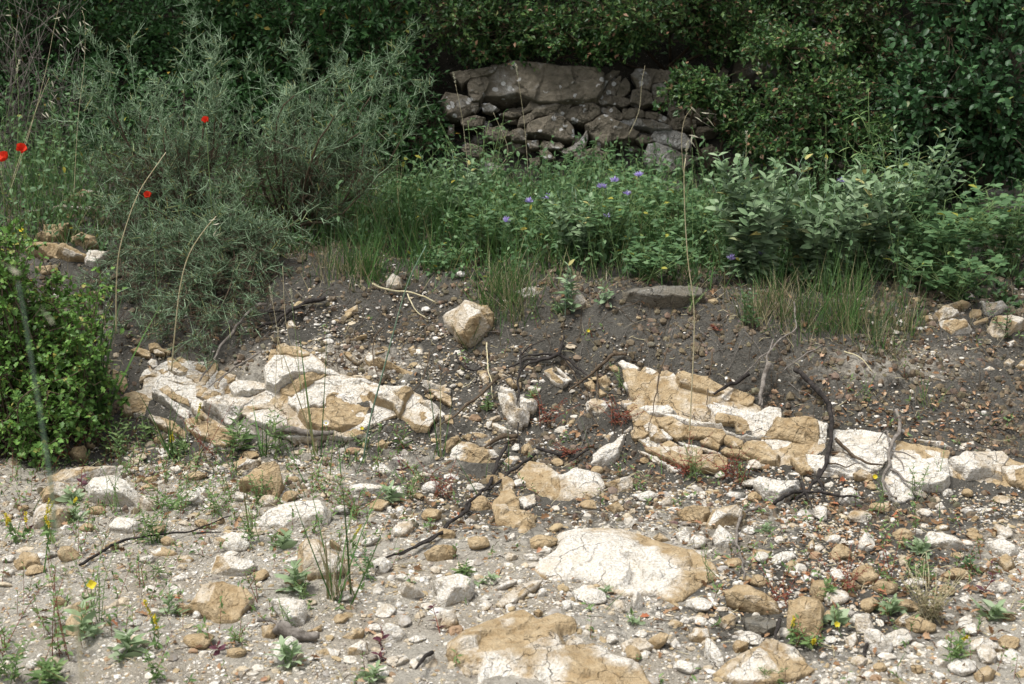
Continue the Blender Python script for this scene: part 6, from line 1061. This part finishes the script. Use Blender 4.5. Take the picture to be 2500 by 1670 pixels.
for i, (l, pts, hd) in enumerate([('tall dry oat stalk at the top left, the one reaching highest', [(20, 480, 5.9), (70, 330, 5.9), (110, 180, 5.9), (130, 80, 5.9), (146, 5, 5.9)], 'oat'), ('dry oat stalk left of the highest one', [(40, 420, 5.8), (45, 250, 5.8), (35, 100, 5.8), (15, -20, 5.8)], 'oat'), ('green oat stalk right of the highest one, with white husks', [(180, 480, 6.0), (190, 300, 6.0), (205, 160, 6.0), (208, 60, 6.0), (200, 25, 6.0)], 'oat'), ('short dry oat stalk before the dead tangle', [(30, 440, 5.8), (60, 350, 5.8), (95, 250, 5.8), (120, 190, 5.8)], 'oat'),
                                  ('pale stalk with a long thin ear at the left edge', [(10, 600, 5.6), (8, 420, 5.6), (15, 300, 5.6), (40, 180, 5.6)], 'ear'), ('thin stalk with a green ear in the deep grass', [(1145, 440, 6.6), (1130, 300, 6.6), (1112, 205, 6.6)], 'ear'), ('thin stalk with a pale ear before the biggest wall stone', [(1290, 430, 6.8), (1280, 300, 6.8), (1264, 185, 6.8)], 'ear'), ('green grass stalk with an ear right of the tallest sage', [(2000, 640, 6.2), (2010, 520, 6.2), (2016, 415, 6.2)], 'ear'), ('leaning straw stalk across the wall', [(1200, 430, 6.7), (1240, 370, 6.7), (1205, 275, 6.7)], None), ('thin forked dead stalk before the right half of the wall', [(1535, 330, 6.9), (1560, 270, 6.9), (1567, 200, 6.9), (1575, 160, 6.9)], None), ('arched pale dead stalk behind the violet trefoils', [(1360, 470, 6.6), (1420, 415, 6.6), (1480, 420, 6.6), (1515, 480, 6.6)], None), ('green ear-bearing stalk over the tallest sage', [(1820, 480, 6.0), (1821, 400, 6.0), (1822, 352, 6.0)], 'ear'),
                                  ('thin dry stalk with a small capsule over the curved black root', [(690, 900, 5.15), (676, 800, 5.15), (665, 735, 5.15)], 'ear'), ('second thin capsule stalk right of the first one', [(735, 960, 5.1), (725, 850, 5.1), (713, 740, 5.1)], 'ear'), ('thin dark-green grass stem before the outcrop overhang', [(670, 1060, 4.95), (673, 930, 4.93), (680, 800, 4.9)], None), ('thin reddish grass stem over the ochre outcrop face', [(755, 1120, 4.9), (740, 950, 4.85), (700, 800, 4.8), (690, 650, 4.8)], None)]):
    stalk(l, pts, .0014, 'straw' if i % 3 != 1 else 'greenstalk', hd, n=9 if i < 4 else 6, rng=R(i + 40))
# branching tall herb
t = thing('tall_herb', base_of(2250, 6.2), 'tall thin branching pale green herb in front of the evergreen', 'wild plant'); mb = MB(); lf = MB()
for pts in [[(2250, 580), (2200, 470), (2150, 390), (2122, 330), (2105, 290)], [(2150, 390), (2090, 370), (2070, 345)], [(2160, 400), (2150, 340), (2120, 320)], [(2122, 330), (2120, 220)], [(2200, 470), (2230, 420), (2190, 430)], [(2122, 320), (2095, 280), (2080, 290)]]:
    P = spline([W(u, v, 5.95) for u, v in pts], 12); mb.add(*tube(P, np.linspace(.0030, .0014, 12), 4)); lf.add(*leaves(P[3:11:3], rdir(R(3), 3) + [0, 0, .2], np.array([[0, 0, 1.]] * 3), .06, .012, 'oval'))
mb.build('stem', M['greenstalk'], t); lf.build('leaves', M['weed'], t)
def tuft(q, label, n, h, sp, w, rng, mats=('grass', 'drygrass'), dry=.3, bend=.16, name='grass_clump', up=1.2, lean=(0, 0, 0)):
    p = px(q)[0]; base = on(*p); t = thing(name, base, label, 'grass clump'); k = int(n * dry); k = 0 if k < 9 else k
    for nm, m, cnt, hh in (('green_blades', mats[0], n - k, h), ('dry_blades', mats[1], k, h * .7)):
        if not cnt: continue
        P = base + rng.normal(size=(cnt, 3)) * [sp * .25, sp * .2, 0]; P[:, 2] = zt(P[:, 0], P[:, 1]) - .005; D = nrm(rng.normal(size=(cnt, 3)) * .42 + [0, 0, up] + np.array(lean)); V, T = blades(P, D, hh * rng.uniform(.4, 1.1, cnt), w * rng.uniform(.6, 1.2, cnt), bend * rng.random(cnt), rng, 6); mk(nm, V, T, M[m], t)
tuft('G 2270,1010', 'tall green grass clump with straw-coloured bases in the middle foreground', 30, .46, .07, .0068, R(1), dry=.5, bend=.26, up=1.5)
tuft('D 680,1330', 'tall broad-bladed grass clump left of the outcrop', 28, .52, .08, .010, R(2), dry=.25, bend=.14, up=2.4)
tuft('D 330,1350', 'tall grass blades growing through the leafy bush at the left edge', 40, .45, .22, .006, R(31), dry=.15, bend=.2, up=1.9)
tuft('D 90,1480', 'grass at the foot of the leafy bush, cut by the left edge', 50, .30, .25, .005, R(32), dry=.25, bend=.25, up=1.3)
tuft('D 1140,1540', 'slim grass clump in front of the left outcrop strata', 12, .30, .06, .007, R(3), dry=.15, up=2.2)
tuft('D 2130,1560', 'three long dark-green blades crossing the ochre outcrop face', 4, .55, .03, .008, R(5), dry=0, bend=.05, up=3.0)
tuft('D 1780,1560', 'thin grass clump right of the bright white outcrop-foot stone', 14, .22, .06, .006, R(4), dry=.1, up=2)
tuft('E 690,1560', 'thin upright grass blades left of the big white-shouldered rock', 5, .32, .03, .005, R(6), dry=0, up=2.6, bend=.06)
tuft('G 1690,560', 'narrow upright grass blades over the lichen-speckled boulder', 6, .26, .03, .006, R(7), dry=0, up=2.6, bend=.06)
tuft('G 1060,610', 'short grass tuft on the curved black root', 12, .10, .05, .006, R(8), dry=.1)
tuft('E 900,810', 'grass tuft growing over the right side of the yellowish boulder', 60, .17, .07, .004, R(9), dry=.5, bend=.3, up=.8)
tuft('E 1200,560', 'fine grass clump with dry base left of the sage sprout', 240, .26, .22, .003, R(10), dry=.4, bend=.25, up=1.0)
tuft('F 1130,690', 'largest fine green grass clump at the terrace edge below the pale sage', 280, .34, .2, .003, R(11), dry=.25, bend=.2, up=1.5)
tuft('F 880,680', 'fine grass clump left of the largest one at the terrace edge', 150, .26, .2, .003, R(12), dry=.35, bend=.25, up=1.0)
tuft('F 680,560', 'dry grass clump at the foot of the tallest sage', 220, .24, .2, .003, R(13), dry=.6, bend=.25, up=1.1)
tuft('F 1340,800', 'grass clump with dry blades hanging over the grey bank', 140, .22, .16, .003, R(14), dry=.55, bend=.3, up=1.0)
tuft('F 1500,700', 'thin grass clump by the jagged white stone', 120, .24, .2, .003, R(15), dry=.45, bend=.25, up=1.1)
tuft('F 520,640', 'sparse dry grass clump over the long dark grey rock', 130, .22, .18, .003, R(16), dry=.6, bend=.3)
tuft('F 1460,830', 'dead pale grass tuft trailing down the grey bank at right', 50, .17, .1, .003, R(17), dry=.9, bend=.5, up=.3, lean=(0, -.6, -.2))
tuft('F 1040,760', 'dead pale grass tuft hanging down the dark bank', 40, .22, .06, .003, R(18), dry=.95, bend=.3, up=.1, lean=(.1, -.6, -.5))
tuft('F 1690,1200', 'wispy grass tuft in the brown litter', 30, .13, .08, .003, R(19), dry=.5)
tuft('E 200,340', 'bright green grass clump left of the small grey standing stone', 180, .26, .16, .004, R(20), dry=.1, up=1.4)
tuft('E 10,330', 'dry grass clump under the right edge of the low thorny shrub', 200, .2, .25, .003, R(21), dry=.6, bend=.3)
tuft('E 1080,470', 'green grass clump above the large yellowish boulder', 220, .24, .2, .004, R(22), dry=.3, bend=.2)
herb('dry_plant', 'straw-coloured plant full of dry seed heads at lower right', 'dry plant', on(*px('I 1700,1150')[0]), .17, 34, .11, .012, .6, 'drygrass', R(50), kind='rh', stalk='straw', r=.0012, nodes=8)
herb('dry_plant', 'drooping grey-purple dry grass ears under the leafy bush', 'dry plant', on(*px('D 400,1420')[0]), .17, 14, .05, .035, .12, 'purple', R(51), kind='rh', stalk='stick', r=.0012, nodes=5)
# ------------------------------------------------------------------ grass and low ground cover on the terrace
def terrace():
    rng = np.random.default_rng(63); P, u, v = scatter(rng, 5000, 3.2, 5.4, 3.0); k = (rng.random(len(P)) < dens(u, v, [(450, 1170, 420, 70, .7), (850, 1180, 150, 90, .5), (300, 1300, 300, 100, .25), (1700, 1130, 150, 50, .3), (150, 1120, 180, 60, .6)], .02)) & ~covered(u, v); P = P[k]; m = len(P)
    V, T = blades(P - [0, 0, .004], nrm(rng.normal(size=(m, 3)) * .45 + [0, 0, 1]), .04 + .17 * rng.random(m) ** 1.6, rng.uniform(.0022, .0048, m), .25 * rng.random(m), rng, 5); tag(mk('sparse_grass', V, T, M['grass'], origin=(0, 4.8, 0)), 'sparse thin grass blades among the stones at the foot of the bank', 'grass', kind='stuff')
    n = 26000; x = rng.uniform(-4, -1.1, n); y = rng.uniform(7.0, 8.3, n); P = np.stack([x, y, zt(x, y) + rng.random(n) ** 1.5 * .55], -1); k = fbm(P * 2.2, 3, 41) > .44; P = P[k]; m = len(P); V, T = leaves(P, rdir(rng, m), rng.normal(size=(m, 3)) * .5 + [0, -.2, 1], rng.uniform(.018, .04, m), rng.uniform(.010, .02, m), 'rh'); tag(mk('undergrowth', V, T, M['bramble'], origin=(-2, 7.6, 1)), 'dark leafy undergrowth at the foot of the brambles, top left', 'undergrowth', kind='stuff')
    rng = np.random.default_rng(61); n = 34000; x = rng.uniform(-3.2, 3.4, n); y = rng.uniform(5.2, 7.5, n); P = np.stack([x, y, zt(x, y)], -1); u, v = proj(P); cy = np.interp(x, _cx, _cy); e = y - cy
    d = sm(-.05, .22, e) * dens(u, v, [(900, 520, 330, 170, .9), (1300, 600, 400, 90, .5), (1650, 600, 400, 120, .55), (2000, 620, 300, 80, .4), (100, 480, 200, 120, .7), (150, 650, 160, 120, .5), (1200, 480, 350, 90, .4)], .10) * sm(7.5, 7.2, y); k = rng.random(n) < d; P = P[k]; e = e[k]; u = u[k]; m = len(P)
    h = rng.uniform(.07, .27, m) * (.6 + .5 * sm(0, .5, e)) * (1 - .6 * sm(6.4, 7.0, P[:, 1])) * (1 + .3 * np.exp(-((u - 900) / 250) ** 2)); V, T = blades(P - [0, 0, .005], nrm(rng.normal(size=(m, 3)) * .38 + [0, -.05, 1]), h, rng.uniform(.0025, .006, m), .28 * rng.random(m), rng, 4)
    tag(mk('grass', V, T, M['grass'], origin=(0, 6.3, .5)), 'green grass covering the terrace between bank and wall', 'grass', kind='stuff')
    n = 9500; x = rng.uniform(-3.3, 3.5, n); y = rng.uniform(5.5, 7.45, n); P = np.stack([x, y, zt(x, y)], -1); u, v = proj(P); e = y - np.interp(x, _cx, _cy); k = (e > .1) & (rng.random(n) < dens(u, v, [(1250, 520, 400, 170, .6), (1600, 600, 380, 110, .6), (1950, 650, 300, 70, .4), (2300, 600, 300, 150, .6), (180, 560, 230, 200, .5), (700, 450, 250, 130, .3)], .12)); P = P[k]; m = len(P); hn = fbm(P * 2.6, 3, 77); h = rng.uniform(.05, .34, m) * (.25 + 1.6 * sm(.36, .66, hn)) * (1 - .6 * sm(6.5, 7.1, P[:, 1]))
    d = nrm(rng.normal(size=(m, 3)) * .35 + [0, 0, 1]); tip = P + d * h[:, None]; st = MB(); st.add(*segs(P, tip, .0012, .0007)); lf = MB()
    for j in range(9):
        f = .2 + .8 * (j + rng.random(m)) / 9; l = rng.uniform(.018, .034, m); lf.add(*leaves(P + d * (h * f)[:, None], rdir(rng, m) * .9 + [0, 0, .3], rng.normal(size=(m, 3)) * .4 + [0, -.15, 1], l, l * .5, 'oval', .3, .2))
    o = lf.build('ground_cover', M['trefoil'], origin=(0, 6.3, .5)); tag(o, 'low leafy green herbs covering the terrace', 'ground cover', kind='stuff')
    o = st.build('herb_stalks', M['greenstalk'], origin=(0, 6.3, .5)); tag(o, 'thin green stalks of the low herbs on the terrace', 'ground cover', kind='stuff')
    # sparse weeds over the gravel and the soil
    n = 6500; P, u, v = scatter(rng, n, 3.0, 5.6, 3.0); k = (rng.random(len(P)) < dens(u, v, [(350, 1180, 350, 90, .9), (250, 1400, 320, 200, .45), (800, 1250, 200, 150, .5), (1600, 1150, 250, 60, .4), (2150, 1350, 350, 200, .3), (100, 1080, 150, 60, .9)], .06)) & ~covered(u, v); P = P[k]; m = len(P); h = rng.uniform(.015, .085, m) * (1 + .7 * sm(900, 500, u[k]) * rng.random(m)); d = nrm(rng.normal(size=(m, 3)) * .4 + [0, 0, 1]); lf = MB(); st = MB(); st.add(*segs(P, P + d * h[:, None], .0009, .0005))
    for j in range(8):
        f = .15 + .85 * (j + rng.random(m)) / 8; l = rng.uniform(.008, .024, m); lf.add(*leaves(P + d * (h * f)[:, None], rdir(rng, m) * .9 + [0, 0, .4], rng.normal(size=(m, 3)) * .4 + [0, -.15, 1], l, l * .38, 'rh', .3, .2))
    tag(lf.build('small_weeds', M['weed'], origin=(0, 4, 0)), 'tiny green weeds scattered over gravel and soil', 'weeds', kind='stuff'); tag(st.build('weed_stalks', M['redstalk'], origin=(0, 4, 0)), 'tiny reddish stalks of the scattered weeds', 'weeds', kind='stuff')
    # sparse dry grass along the crest and on the bank
    n = 9000; x = rng.uniform(-2.4, 3.2, n); y = rng.uniform(4.8, 6.4, n); P = np.stack([x, y, zt(x, y)], -1); u, v = proj(P); e = y - np.interp(x, _cx, _cy); k = (rng.random(n) < .42 * np.exp(-((e - .03) / .16) ** 2) + .012); P = P[k]; m = len(P)
    V, T = blades(P, nrm(rng.normal(size=(m, 3)) * .8 + [0, -.2, .6]), rng.uniform(.05, .17, m), rng.uniform(.0014, .003, m), .35 * rng.random(m), rng, 4); tag(mk('dry_grass', V, T, M['drygrass'], origin=(0, 5.6, .5)), 'dry straw-coloured grass along the terrace edge', 'dry grass', kind='stuff')
terrace()
